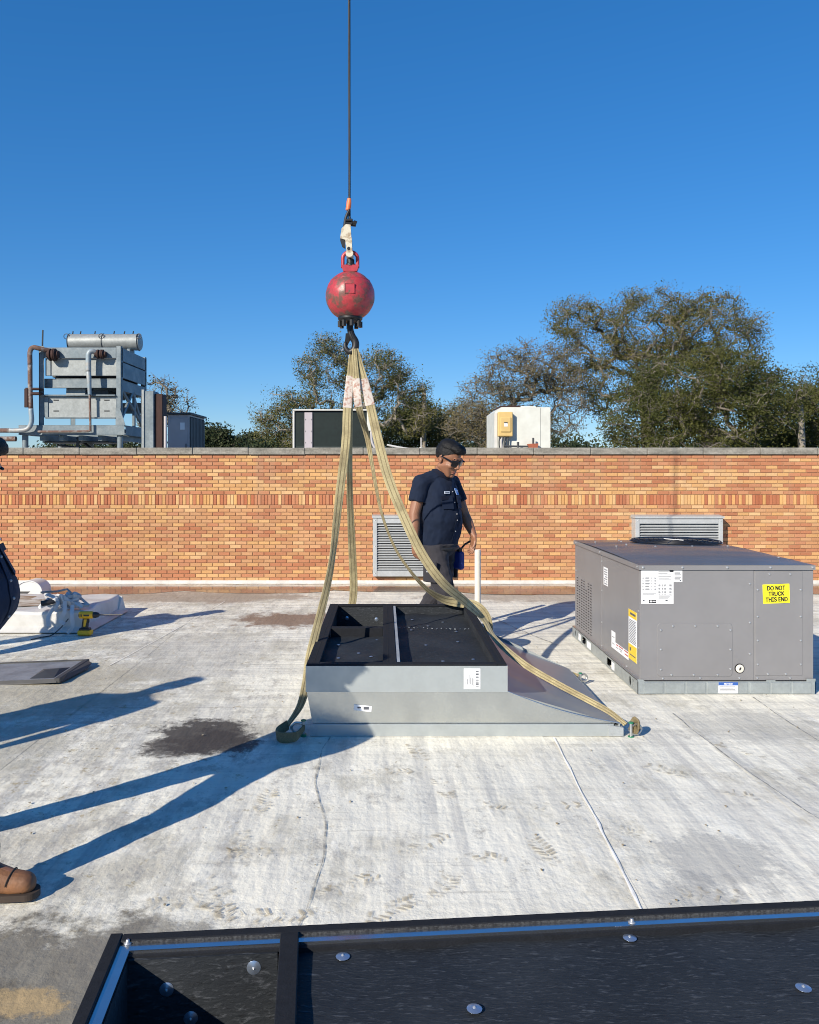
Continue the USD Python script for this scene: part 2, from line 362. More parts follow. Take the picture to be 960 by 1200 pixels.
def brick_material():
    g = NG()
    at = g.add('attribute', attribute='tint')
    tc = g.add('geometry')
    n = g.add('noise_texture', {'vector': tc + '.position'}, scale=55, detail=4, roughness=.7)
    r = g.add('rgb_ramp', {'fac': n + '.fac'}, ramp=[(0, (.72,) * 3), (.35, (.86,) * 3), (.65, (1, 1, 1)), (1, (1, 1, 1))])
    m = g.add('mix', {'color1': at + '.color', 'color2': r + '.color'}, mix_type='multiply', fac=1.0)
    n2 = g.add('noise_texture', {'vector': tc + '.position'}, scale=1.3, detail=5, roughness=.6)
    r2 = g.add('rgb_ramp', {'fac': n2 + '.fac'}, ramp=[(0, (.86, .84, .82)), (.4, (.95,) * 3), (.6, (1, 1, 1)), (1, (1, 1, 1))])
    m2 = g.add('mix', {'color1': m + '.color', 'color2': r2 + '.color'}, mix_type='multiply', fac=1.0)
    mp3 = g.add('mapping', {'vector': tc + '.position'}, scale=(5, 1, .35))
    n3 = g.add('noise_texture', {'vector': mp3 + '.vector'}, scale=1.0, detail=6, roughness=.65)
    sz = g.add('separate_xyz', {'vector': tc + '.position'})
    top = g.add('map_range', {'value': sz + '.z'}, from_min=.6, from_max=1.7, to_min=.25, to_max=1.0, clamp=True)
    r3 = g.add('map_range', {'value': n3 + '.fac'}, from_min=.50, from_max=.66, to_min=0.0, to_max=.42, clamp=True)
    k3 = g.add('math', {'value1': r3 + '.result', 'value2': top + '.result'}, math_type='multiply')
    m2b = g.add('mix', {'color1': m2 + '.color', 'fac': k3 + '.value'}, mix_type='mix', color2=(.34, .22, .14))
    m2 = m2b
    b = g.add('bump', {'height': n + '.fac'}, strength=1.0, distance=.002)
    p = g.add('principled_bsdf', {'base_color': m2 + '.color', 'normal': b + '.normal'}, roughness=.9, specular_ior_level=.3)
    g.done('brick', p + '.BSDF')
brick_material()

def leaf_material(name, ramp, tw=.35):
    g = NG()
    tc = g.add('geometry')
    r = g.add('rgb_ramp', {'fac': tc + '.random_per_island'}, ramp=ramp)
    n = g.add('noise_texture', {'vector': tc + '.position'}, scale=.35, detail=3)
    r2 = g.add('rgb_ramp', {'fac': n + '.fac'}, ramp=[(0, (.55, .60, .5)), (.38, (.7, .74, .62)), (.62, (1.1, 1.0, .85)), (1, (1.25, 1.05, .8))])
    m = g.add('mix', {'color1': r + '.color', 'color2': r2 + '.color'}, mix_type='multiply', fac=1.0)
    p = g.add('principled_bsdf', {'base_color': m + '.color'}, roughness=.65, specular_ior_level=.3)
    t = g.add('translucent_bsdf', {'color': m + '.color'})
    x = g.add('mix_closure', {'closure1': p + '.BSDF', 'closure2': t + '.BSDF'}, fac=tw)
    g.done(name, x + '.closure')
leaf_material('leaf_olive', [(0, (.15, .15, .05)), (.5, (.265, .235, .085)), (.85, (.34, .28, .115)), (1, (.40, .32, .15))])
leaf_material('leaf_dense', [(0, (.10, .112, .034)), (.5, (.195, .185, .056)), (.85, (.28, .235, .07)), (1, (.35, .28, .09))])
leaf_material('leaf_dry', [(0, (.19, .17, .09)), (.6, (.27, .235, .14)), (1, (.34, .295, .2))])
leaf_material('leaf_far', [(0, (.06, .08, .042)), (.6, (.10, .11, .06)), (1, (.15, .15, .08))])

def roof_material():
    g = NG()
    P = g.add('geometry') + '.position'
    def noise(scale, stretch=(1, 1, 1), detail=5, rough=.6, dist=0.0):
        m = g.add('mapping', {'vector': P}, scale=stretch)
        return g.add('noise_texture', {'vector': m + '.vector'}, scale=scale, detail=detail, roughness=rough, distortion=dist) + '.fac'
    def ramp(fac, *stops): return g.add('rgb_ramp', {'fac': fac}, ramp=[(p, (v,) * 3) for p, v in stops]) + '.color'
    def mixc(a, colr, fac, mode='mix'):
        n = g.add('mix', {'color1': a, 'fac': fac}, mix_type=mode, color2=colr); return n + '.color'
    def mul(a, b): return g.add('math', {'value1': a, 'value2': b}, math_type='multiply', use_clamp=True) + '.value'
    base = g.add('rgb_ramp', {'fac': noise(.9, detail=8, rough=.65)}, ramp=[(0, (.66, .63, .53)), (.40, (.73, .70, .595)), (.56, (.80, .77, .66)), (1, (.83, .805, .70))]) + '.color'
    # long streaks that run away from the camera, and cross streaks farther off
    sx = g.add('separate_xyz', {'vector': P})
    near = g.add('map_range', {'value': sx + '.y'}, from_min=4.6, from_max=6.6, to_min=1.0, to_max=0.0, clamp=True) + '.result'
    far = g.add('map_range', {'value': sx + '.y'}, from_min=3.4, from_max=6.2, to_min=0.18, to_max=1.0, clamp=True) + '.result'
    base = mixc(base, (.50, .49, .45), mul(mul(ramp(noise(3.6, (3.0, .10, 1), 6, .6), (0, 0), (.46, 0), (.57, .75), (1, .95)), near), ramp(noise(.8), (0, .1), (.42, .3), (.58, 1), (1, 1))))
    base = mixc(base, (.44, .43, .40), mul(ramp(noise(3.0, (.22, 3.0, 1), 8, .72), (0, 0), (.46, 0), (.60, .58), (1, .8)), far))
    base = mixc(base, (.30, .29, .26), mul(ramp(noise(2.2, (.16, 8.0, 1), 8, .75), (0, 0), (.53, 0), (.60, .5), (1, .65)), far))
    base = mixc(base, (.36, .34, .29), mul(ramp(noise(9, (.22, 5.0, 1), 4, .7), (0, 0), (.60, 0), (.66, .6), (1, .8)), ramp(noise(1.1, (.5, 1, 1)), (0, 0), (.45, 0), (.6, 1), (1, 1))))
    # grime
    left = g.add('map_range', {'value': sx + '.x'}, from_min=.6, from_max=-1.8, to_min=-.03, to_max=.045, clamp=True) + '.result'
    def plus(a, b): return g.add('math', {'value1': a, 'value2': b}, math_type='add') + '.value'
    base = mixc(base, (.40, .37, .29), ramp(plus(noise(1.7, (1, .7, 1), 9, .75), left), (0, 0), (.50, 0), (.60, .55), (1, .9)))
    base = mixc(base, (.36, .34, .30), ramp(plus(noise(6, (1, .7, 1), 9, .8), left), (0, 0), (.535, 0), (.63, .7), (1, .85)))
    base = mixc(base, (.33, .265, .15), ramp(plus(noise(13, (.9, .8, 1), 6, .8), left), (0, 0), (.60, 0), (.67, .75), (1, .9)))
    base = mixc(base, (.13, .115, .09), ramp(plus(noise(34, (1, .8, 1), 5, .75), left), (0, 0), (.655, 0), (.70, .8), (1, 1)))
    base = mixc(base, (.85, .83, .74), ramp(noise(5, (1.6, .6, 1), 9, .8, .4), (0, 0), (.57, 0), (.66, .7), (1, .9)))
    # stains with a place of their own: x, y, half sizes, colour, strength
    for (x, y, rx, ry, c, s) in [
        (-1.03, 4.60, .43, .50, (.055, .048, .042), .95), (-.90, 4.50, .30, .36, (.048, .042, .038), .9), (-1.16, 4.42, .26, .24, (.06, .052, .045), .85),
        (-1.05, 2.34, .62, .60, (.125, .11, .085), .85), (-.75, 2.55, .40, .30, (.20, .185, .155), .7), (-1.30, 2.15, .45, .4, (.12, .105, .08), .8), (-1.03, 2.30, .20, .10, (.40, .29, .15), .85), (-1.7, 3.2, .7, .55, (.38, .36, .31), .5),
        (-.95, 8.1, .75, .62, (.21, .135, .09), .9), (1.3, 3.15, .36, .36, (.36, .355, .33), .6), (1.12, 2.85, .22, .28, (.36, .355, .33), .55),
        (2.15, 4.75, .6, .45, (.42, .41, .37), .55), (1.75, 3.6, .5, .45, (.52, .505, .46), .35), (-2.4, 5.6, 1.3, 1.3, (.37, .335, .25), .65),
        (-2.2, 4.4, .7, .6, (.40, .38, .31), .6), (.2, 7.6, 1.3, .9, (.45, .44, .41), .5), (-1.5, 6.6, .9, 1.2, (.42, .405, .36), .5), (2.0, 9.6, 2.4, .7, (.30, .25, .20), .7),
        (-2.5, 9.5, 2.6, .7, (.28, .22, .17), .75)]:
        mp = g.add('mapping', {'vector': P}, location=(-x / rx, -y / ry, 0), scale=(1 / rx, 1 / ry, 0))
        ln = g.add('gradient_texture', {'vector': mp + '.vector'}, gradient_type='spherical') + '.fac'
        nz = noise(3.2 / max(rx, .2) ** .7, (1, 1.1, 1), 9, .78)
        ad = g.add('math', {'value1': g.add('math', {'value1': nz, 'value2': nz}, math_type='add') + '.value', 'value2': ln}, math_type='add') + '.value'
        fc = g.add('map_range', {'value': ad}, from_min=1.27, from_max=1.50, to_min=0.0, to_max=s, clamp=True) + '.result'
        base = mixc(base, c, mul(fc, ramp(ln, (0, 0), (.02, 0), (.16, 1), (1, 1))))
    b1 = noise(1.6, (2.2, .5, 1), 4)
    b2 = noise(24, (1, .8, 1), 5, .65)
    bp1 = g.add('bump', {'height': b1}, strength=1.0, distance=.025)
    bp2 = g.add('bump', {'height': b2, 'normal': bp1 + '.normal'}, strength=1.0, distance=.006)
    p = g.add('principled_bsdf', {'base_color': base, 'normal': bp2 + '.normal'}, roughness=.72, specular_ior_level=.3)
    g.done('roof_membrane', p + '.BSDF')
roof_material()
def water_material():
    g = NG()
    P = g.add('geometry') + '.position'
    n = g.add('noise_texture', {'vector': P}, scale=1.4, detail=5)
    r = g.add('rgb_ramp', {'fac': n + '.fac'}, ramp=[(0, (.10, .08, .06)), (.4, (.16, .12, .09)), (.7, (.30, .24, .19)), (1, (.36, .30, .24))])
    m = g.add('mapping', {'vector': P}, scale=(6, 1.5, 1))
    w = g.add('noise_texture', {'vector': m + '.vector'}, scale=5, detail=3)
    b = g.add('bump', {'height': w + '.fac'}, strength=1.0, distance=.0012)
    p = g.add('principled_bsdf', {'base_color': r + '.color', 'normal': b + '.normal'}, roughness=.10, specular_ior_level=.9, ior=1.4)
    g.done('puddle_water', p + '.BSDF')
water_material()

rng = np.random.default_rng(7)

# ================================================================== SETTING
WALL_Y = 10.62
S = lambda p: tag(p, kind='structure')
gv = np.array([(-2500, -2500, -5.0), (2500, -2500, -5.0), (2500, 2500, -5.0), (-2500, 2500, -5.0)])
obj('ground', (gv, np.array([(0, 1, 2), (0, 2, 3)])), 'far_ground', kind='structure')
roof = thing('roof', None, None, (0, 0, 0), kind='structure')
edges = [-14, -5.2, -3.55, -1.92, -.31, .90, 1.87, 3.1, 4.6, 6.2, 14]
obj('roof_slab', box(-14, 14, -8, WALL_Y - .02, -.40, -.012), 'membrane_strip', roof)
for i, (a, b) in enumerate(zip(edges, edges[1:])):
    ys = np.linspace(-8, WALL_Y - .06, 60)
    wob = lambda s, y: .012 * np.sin(y * 1.3 + s * 2) + .014 * (meshkit.noise(np.stack([y * 1.7, y * 0 + s * 5.1, y * 0], -1), 3) - .5)
    xa = a - .05 + (wob(i, ys) if i else 0 * ys); xb = b + (wob(i + 1, ys) if i < len(edges) - 2 else 0 * ys)
    z = .0 if i % 2 else .0015
    v = np.concatenate([np.stack([xa, ys, 0 * ys + z], 1), np.stack([xb, ys, 0 * ys + z], 1)])
    n = len(ys); f = []
    for k in range(n - 1): f += [(k, n + k, n + k + 1), (k, n + k + 1, k + 1)]
    obj('membrane_sheet', (v, np.array(f)), 'roof_membrane', roof)
# lap seams: a grey worn bead, a fresh white one, and cross laps
def seam(pts, w, mat, seed, h=.004):
    p = catmull(pts, 8); p = p + np.stack([(meshkit.fbm(p * 3.2, 3, seed) - .5) * (.012 if mat == 'sealant_white' else .04), 0 * p[:, 0], 0 * p[:, 0]], 1)
    t = np.gradient(p, axis=0); s = np.stack([t[:, 1], -t[:, 0], 0 * t[:, 0]], 1); s /= np.linalg.norm(s, axis=1, keepdims=True)
    ww = (w * (.25 + 1.2 * meshkit.noise(p * 9, seed + 5)))[:, None] / 2
    v = np.stack([p - s * ww, p + [0, 0, h], p + s * ww], 1).reshape(-1, 3); f = []
    for k in range(len(p) - 1):
        for j in (0, 1):
            a = 3 * k + j; f += [(a, a + 1, a + 4), (a, a + 4, a + 3)]
    obj('lap_seam', (v, np.array(f)[:, ::-1]), mat, roof)
Z = .0065
seam([(-.31, 2.1, Z), (-.30, 2.6, Z), (-.24, 3.1, Z), (-.26, 3.5, Z), (-.33, 4.0, Z), (-.30, 4.56, Z)], .008, 'seam_grime', 1, .0002)
seam([(.86, 2.2, Z), (.885, 2.8, Z), (.905, 3.35, Z), (.915, 3.5, Z), (.935, 4.1, Z), (.955, 4.55, Z)], .014, 'sealant_white', 2, .001)
seam([(1.98, 2.6, Z), (1.92, 3.2, Z), (1.83, 3.8, Z), (1.80, 4.4, Z), (1.78, 5.0, Z)], .008, 'seam_grime', 4, .0006)
seam([(2.46, 3.3, Z), (2.40, 4.0, Z), (2.42, 4.8, Z), (2.44, 5.35, Z)], .008, 'seam_grime', 5, .0006)
seam([(-2.10, 6.2, Z), (-1.95, 7.6, Z), (-1.80, 9.2, Z)], .008, 'sealant_white', 7, .0005)
seam([(1.05, 8.4, Z), (1.25, 7.6, Z), (1.5, 6.9, Z)], .014, 'seam_grime', 8, .0006)
# muddy boot prints: rows of tread bars
def boot_print(x, y, a, s):
    out = []
    for k in range(9):
        for sd in (-1, 1):
            if rng.random() < .28: continue
            L = .040 * (1 if 2 <= k <= 6 else .72)
            w = .0075 * rng.uniform(.7, 1.5)
            c0 = np.array([sd * .006, -.125 + k * .030]); c1 = c0 + np.array([sd * L, .022])
            d = c1 - c0; d /= np.linalg.norm(d); nrm = np.array([-d[1], d[0]]) * w
            q = np.array([c0 - nrm * .6, c1 - nrm, c1 + nrm * .7, c0 + nrm])
            q = q + rng.normal(0, .003, q.shape)
            if k in (3,): q *= .8
            out.append(q)
    ca, sa = math.cos(a), math.sin(a); vs, fs = [], []
    for q in out:
        q = q * s @ np.array([[ca, sa], [-sa, ca]]) + [x, y]
        i = len(vs); vs += [(*p, .0068) for p in q]; fs += [(i, i + 1, i + 2), (i, i + 2, i + 3)]
    return np.array(vs).reshape(-1, 3), np.array(fs).reshape(-1, 3)
prints = []
for (x, y) in [(0.181, 4.31), (0.282, 3.83), (1.08, 4.102), (1.426, 4.045), (1.631, 3.78), (0.574, 3.637), (0.444, 3.126), (0.766, 3.637), (0.639, 3.195), (0.216, 2.935), (-0.621, 2.876), (-0.727, 2.82),
               (-0.585, 3.267), (-0.543, 3.684), (-0.788, 4.045), (-0.504, 3.195), (-0.564, 2.82), (-0.361, 2.74), (1.181, 2.876), (1.015, 3.382), (0.172, 3.267), (0.021, 4.045), (1.923, 4.349), (.02, 2.78), (-.12, 2.95)]:
    v, f = boot_print(x, y, rng.uniform(-.9, .9) + (math.pi / 2 if rng.random() < .55 else 0), rng.uniform(.85, 1.0))
    if len(v): prints.append(trimesh.Trimesh(v, f, process=False))
obj('boot_print_mud', cat_(prints), 'mud_print', roof, kind='stuff')
bits = []
for k in range(260):
    x, y = rng.uniform(-3, 3.2), rng.uniform(2.3, 8.5); r = rng.uniform(.002, .006)
    bits.append(hull([(x + r * rng.uniform(.5, 1.4) * math.cos(a), y + r * rng.uniform(.5, 1.8) * math.sin(a), .006 + (r * .5 if j else 0)) for j in (0, 1) for a in np.arange(5) * 1.257]))
obj('roof_debris', cat_(bits), 'mud', kind='stuff', label='small crumbs of dirt scattered over the white roof', cat='debris')
# standing water along the foot of the wall
for k, (cx, cy, rx, ry) in enumerate([(-1.55, 10.12, 1.05, .33), (-3.6, 10.12, 1.25, .40), (-5.0, 9.6, 1.2, .55), (.35, 10.17, 1.05, .30), (1.75, 10.05, .85, .42), (5.6, 10.05, .9, .42)]):
    obj('puddle', blob_outline(cx, cy, rx, ry, 60, .25, k + 2, .0042 + .0008 * k), 'puddle_water', kind='structure')
# the neighbouring roof behind the parapet and its building
obj('upper_roof', box(-14, 14, WALL_Y + .36, 24, .9, 1.15), 'upper_roof_membrane', kind='structure')

# ================================================================== BRICK WALL
wall = thing('brick_wall', 'long orange and buff brick parapet wall with grey stone coping', 'wall', (0, WALL_Y, 0))
obj('wall_core', box(-9.2, 10.0, WALL_Y + .006, WALL_Y + .34, -.4, 1.690), 'mortar', wall)
BUFF = [lin(240, 190, 130), lin(238, 184, 120), lin(244, 198, 142), lin(232, 176, 114)]
RED = [lin(208, 136, 98), lin(202, 128, 92), lin(212, 144, 106), lin(194, 118, 84)]
MID = [lin(222, 164, 114), lin(214, 154, 106), lin(226, 170, 122)]
K = .71
def brick_v(x0, x1, z0, z1, y):
    j = rng.uniform(-.0012, .0012)
    y0, y1, c = y - .004 + j, y + .008, .0022
    v = [(x0, y1, z0), (x1, y1, z0), (x1, y1, z1), (x0, y1, z1), (x0, y0 + c, z0), (x1, y0 + c, z0), (x1, y0 + c, z1), (x0, y0 + c, z1),
         (x0 + c, y0, z0 + c), (x1 - c, y0, z0 + c), (x1 - c, y0, z1 - c), (x0 + c, y0, z1 - c)]
    return v
BF = []
for a in range(4):
    b = (a + 1) % 4
    BF += [(a, b, 4 + b), (a, 4 + b, 4 + a), (4 + a, 4 + b, 8 + b), (4 + a, 8 + b, 8 + a)]
BF += [(8, 9, 10), (8, 10, 11)]
BF = np.array(BF)
bricks = []   # (verts, tint, solo)
def tone(x, z, row, p_buff, p_mid):
    u = meshkit.fbm(np.array([x * 1.3 + row * 3.71, row * 1.7, 0.3]), 3, 11) + rng.normal(0, .07)
    if u > 1 - (1 - p_buff) and False: pass
    q = (u - .5) * 2.6 + .5
    if rng.random() < p_mid: c = MID[rng.integers(3)]
    elif q > 1 - p_buff: c = BUFF[rng.integers(4)]
    else: c = RED[rng.integers(4)]
    c = np.array(c) * .80 + np.array(lin(222, 166, 116)) * .20
    c = c * np.array([.97, 1.0, 1.06])
    return c * K * rng.uniform(.93, 1.05)
vents = [(-.143, .925, .09, .905), (3.24, 4.38, -.1, .905)]
z = 1.690; L, H = .1495, .0474
for row in range(11):
    pb = (.22, .30, .22, .30, .55, .58, .66, .72, .60, .70, .34)[row]
    for k in range(-60, 68):
        x0 = k * L + (L / 2 if row % 2 else 0); z1 = z - row * H
        solo = -2.02 < x0 < 2.02
        bricks.append((brick_v(x0 + .004, x0 + L - .004, z1 - H + .0035, z1 - .0035, WALL_Y), tone(x0, z1, row, pb, .08), solo))
z -= 11 * H
for k in range(-200, 224):
    x0 = k * .0447
    bricks.append((brick_v(x0 + .003, x0 + .0417, z - .138 + .004, z - .004, WALL_Y), np.array(BUFF[rng.integers(4)] if rng.random() < .42 else RED[rng.integers(4)]) * K * rng.uniform(.9, 1.05), False))
z -= .138
for row in range(21):
    pb = .40 + .22 * math.sin(row * 1.9 + .6)
    for k in range(-60, 68):
        x0 = k * L + (L / 2 if row % 2 else 0); z1 = z - row * H
        if any(a < x0 + L * .5 < b and c < z1 - .02 < d for a, b, c, d in vents): continue
        bricks.append((brick_v(x0 + .004, x0 + L - .004, z1 - H + .0035, z1 - .0035, WALL_Y), tone(x0, z1, row + 30, pb, .45), False))
def brick_obj(name, items, kind=None):
    v = np.concatenate([np.array(b[0]) for b in items]); f = np.concatenate([BF + 12 * i for i in range(len(items))])
    p = obj(name, (v, f), 'brick', wall, kind=kind)
    col = np.repeat(np.array([b[1] for b in items]), 12, 0)
    UsdGeom.PrimvarsAPI(p).CreatePrimvar('tint', Sdf.ValueTypeNames.Color3fArray, 'vertex').Set(Vt.Vec3fArray.FromNumpy(col.astype(np.float32)))
solo = [b for b in bricks if b[2]][:298]; ids = set(map(id, solo))
for b in solo: brick_obj('brick', [b])
brick_obj('brick_courses', [b for b in bricks if id(b) not in ids], 'stuff')
x = -9.2
while x < 9.9:
    w = .745 + rng.uniform(-.02, .02)
    obj('coping_stone', mov(box(x + .003, x + w - .003, WALL_Y - .035, WALL_Y + .37, 1.692, 1.780, .006), (0, 0, rng.uniform(-.002, .002))), 'concrete', wall)
    x += w
obj('base_flashing', hull([(-9.2, WALL_Y + .004, .045), (-9.2, WALL_Y - .012, .045), (-9.2, WALL_Y - .05, .004), (-9.2, WALL_Y + .004, .004), (10, WALL_Y + .004, .045), (10, WALL_Y - .012, .045), (10, WALL_Y - .05, .004), (10, WALL_Y + .004, .004)]), 'flashing_white', wall)

# ================================================================== LOUVRED WALL VENTS
def louvre_vent(x0, x1, z0, z1, d, label, n, hood):
    t = thing('wall_vent', label, 'vent', ((x0 + x1) / 2, WALL_Y, z0), group='louvred metal vents on the brick wall')
    y0 = WALL_Y - d; e = .055
    obj('back_pan', box(x0 + .01, x1 - .01, WALL_Y - .06, WALL_Y + .02, z0 + .01, z1 - .01), 'pan_dark', t)
    for a, b in ((x0, x0 + e), (x1 - e, x1)):
        obj('frame_side', box(a, b, y0, WALL_Y + .02, z0, z1 - .03, .004), 'vent_steel', t)
    obj('frame_sill', box(x0 + e, x1 - e, y0 + .003, WALL_Y + .01, z0, z0 + .075, .004), 'vent_steel', t)
    obj('frame_head', box(x0 + e, x1 - e, y0 + .003, WALL_Y + .01, z1 - .10, z1 - .03, .004), 'vent_steel', t)
    obj('hood', hull([(x0 - .012, WALL_Y + .01, z1 + .012), (x1 + .012, WALL_Y + .01, z1 + .012), (x0 - .012, WALL_Y + .01, z1 - .028), (x1 + .012, WALL_Y + .01, z1 - .028),
                      (x0 - .012, y0 - hood, z1 - .004), (x1 + .012, y0 - hood, z1 - .004), (x0 - .012, y0 - hood, z1 - .028), (x1 + .012, y0 - hood, z1 - .028)]), 'vent_steel', t)
    za, zb = z0 + .085, z1 - .105
    for k in range(n):
        zc = za + (k + .5) * (zb - za) / n; h = (zb - za) / n
        s = hull([(xx, y0 + yy, zc + zz) for xx in (x0 + e, x1 - e) for yy, zz in ((.006, -h * .42), (.012, -h * .42), (.045, h * .36), (.050, h * .36), (.010, -h * .30))])
        obj('slat', s, 'vent_steel', t)
    obj('frame_screws', cat_([screw_y(xx, y0, zz, .005) for xx in (x0 + e / 2, x1 - e / 2) for zz in (z0 + .04, (z0 + z1) / 2, z1 - .06)]), 'screw_steel', t)
louvre_vent(-.143, .905, .105, .895, .09, 'tall grey louvred vent behind the walking worker', 19, .01)
louvre_vent(3.245, 4.375, .12, .895, .17, 'grey louvred vent with projecting hood behind the packaged unit', 17, .015)

# ================================================================== PACKAGED ROOFTOP UNIT
UX0, UX1, UY0, UY1 = 1.700, 2.892, 5.43, 7.31
u = thing('rooftop_unit', 'grey packaged air conditioning unit on a galvanised base rail', 'air conditioner', ((UX0 + UX1) / 2, (UY0 + UY1) / 2, 0))
bx0, bx1, by0, by1, bz0, bz1 = UX0 + .022, UX1 - .008, UY0 + .012, UY1 - .012, .0886, .836
def slot_wall_x(x, y0, y1, z0, z1, holes, th=.004):
    poly = trimesh.path.polygons.Polygon([(y0, z0), (y1, z0), (y1, z1), (y0, z1)], holes)
    m = trimesh.creation.extrude_polygon(poly, th, engine='earcut')
    v = m.vertices; return trimesh.Trimesh(np.stack([x + v[:, 2], v[:, 0], v[:, 1]], 1), m.faces, process=False)
def rect(y, w, z0, z1): return [(y - w / 2, z0), (y + w / 2, z0), (y + w / 2, z1), (y - w / 2, z1)]
def oval(y, z, ry, rz): return [(y + ry * math.cos(a), z + rz * math.sin(a)) for a in np.arange(14) * 2 * math.pi / 14]
obj('base_rail', slot_wall_x(UX0, UY0, UY1, .004, .095, [rect(6.89, .13, .022, .078), rect(6.12, .13, .022, .078), oval(5.60, .048, .022, .034), oval(5.535, .066, .010, .012), oval(5.535, .03, .009, .011), oval(7.1, .05, .02, .028), oval(7.2, .05, .02, .028)]), 'base_rail_steel', u)
obj('base_rail', box(UX1 - .004, UX1, UY0, UY1, .004, .095), 'base_rail_steel', u)
obj('base_rail', cat_(box(UX0, UX1, UY0, UY0 + .004, .004, .088), hull([(UX0, UY0 - .001, .088), (UX0 + .05, UY0 - .001, .088), (UX0 + .034, UY0 - .001, .100), (UX0, UY0 - .001, .102), (UX0, UY0 + .004, .088), (UX0 + .05, UY0 + .004, .088), (UX0 + .034, UY0 + .004, .1), (UX0, UY0 + .004, .102)]),
    box(UX1 - .06, UX1, UY0 - .001, UY0 + .004, .088, .105), box(UX1 - .33, UX1 - .27, UY0 - .001, UY0 + .004, .088, .096)), 'base_rail_steel', u, label='front base rail with pressed panels')
for k in range(8):
    xa = UX0 + .04 + k * .142
    obj('rail_rib', hull([(xa + .004, UY0 - .0035, .010), (xa + .128, UY0 - .0035, .010), (xa + .128, UY0 - .0035, .080), (xa + .004, UY0 - .0035, .080), (xa, UY0 + .001, .006), (xa + .132, UY0 + .001, .006), (xa + .132, UY0 + .001, .084), (xa, UY0 + .001, .084)]), 'base_rail_steel', u)
obj('base_rail', box(UX0, UX1, UY1 - .004, UY1, .004, .095), 'base_rail_steel', u)
obj('rail_top_flange', box(UX0, UX0 + .03, UY0 + .002, UY1 - .002, .0905, .0955), 'galvanised_bright', u)
obj('rail_void', box(UX0 + .06, UX0 + .08, UY0 + .05, UY1 - .05, .004, .085), 'black_void', u)
for ya, yb in ((7.0, 7.08), (6.66, 6.78), (5.98, 6.05)):
    obj('rail_label', box(UX0 - .0015, UX0 - .0003, ya, yb, .02, .075), 'label_white', u)
obj('cabinet', box(bx0 + .004, bx1 - .004, by0 + .004, by1 - .004, bz0, bz1 - .002, .003), 'unit_paint', u)
# front: a left blank panel and a right service panel with a seam between
XS, XR = bx0 + .764, bx1 - .075
obj('front_panel', box(bx0, XS - .002, by0, by0 + .02, bz0 + .002, bz1, .0025), 'unit_paint', u)
obj('service_panel', box(XS + .001, bx1, by0 + .001, by0 + .02, bz0 + .002, bz1, .0025), 'unit_paint', u)
obj('service_door', box(XS + .006, XR, by0 - .0025, by0 + .01, .125, bz1 - .012, .002), 'unit_paint', u)
def emboss(x0, x1, z0, z1, y, r=.025):
    pts = []
    for (cx, cz, a0) in ((x1 - r, z1 - r, 0), (x0 + r, z1 - r, 90), (x0 + r, z0 + r, 180), (x1 - r, z0 + r, 270)):
        for a in np.linspace(a0, a0 + 90, 5): pts.append((cx + r * math.cos(R(a)), cz + r * math.sin(R(a))))
    return hull([(a, y - .004, b) for a, b in pts] + [((x0 + x1) / 2 + (a - (x0 + x1) / 2) * 1.012, y + .001, (z0 + z1) / 2 + (b - (z0 + z1) / 2) * 1.012) for a, b in pts])
hx0, hx1, hz0, hz1 = bx0 + .116, bx0 + .614, .118, .475
obj('access_cover', emboss(hx0, hx1, hz0, hz1, by0), 'unit_paint', u)
sc = [(hx0 + .02, z) for z in (.165, .30, .43)] + [(hx1 - .012, z) for z in (.17, .30, .43)] + [(x, hz1 - .018) for x in (hx0 + .10, hx0 + .25, hx0 + .40)] + [(x, hz0 + .012) for x in (hx0 + .09, hx0 + .24, hx0 + .40)]
obj('cover_screws', cat_([screw_y(x, by0 - .004, z, .0068) for x, z in sc]), 'screw_steel', u)
sc = [(XS + .022, z) for z in (.20, .36, .52, .70)] + [(XR - .012, z) for z in (.20, .36, .52, .70)] + [(XS + .09, .135), (XS + .21, .135), (XS + .10, .805), (XS + .24, .805)]
obj('door_screws', cat_([screw_y(x, by0 - .0025, z, .0068) for x, z in sc]), 'screw_steel', u)
sc = [(XS - .03, z) for z in (.27, .48, .74)] + [(bx0 + .15, .105), (bx0 + .40, .108), (XS - .10, .108), (XS + .02, .108), (XS + .24, .108)]
obj('panel_screws', cat_([screw_y(x, by0, z, .0068) for x, z in sc]), 'screw_steel', u)
gr = obj('port_grommet', rot(lathe([(.0, .0), (.024, .0), (.027, .004), (.027, .008), (.018, .010), (.0, .010)], 20), math.pi / 2, (1, 0, 0)).apply_translation((bx0 + .665, by0 - .0005, .172)), 'pvc_white', u, smooth=30)
obj('grommet_ring', torus(.029, .004, (bx0 + .665, by0 - .002, .172), 'y', 20, 6), 'black_foam', u, smooth=True)
obj('grommet_hole', hull([(bx0 + .665 + .006 * math.cos(a) + .004 * math.sin(a), by0 - .0125 - .0006 * j, .172 + .011 * math.sin(a)) for a in np.arange(10) * .628 for j in (0, 1)]), 'print_black', u)
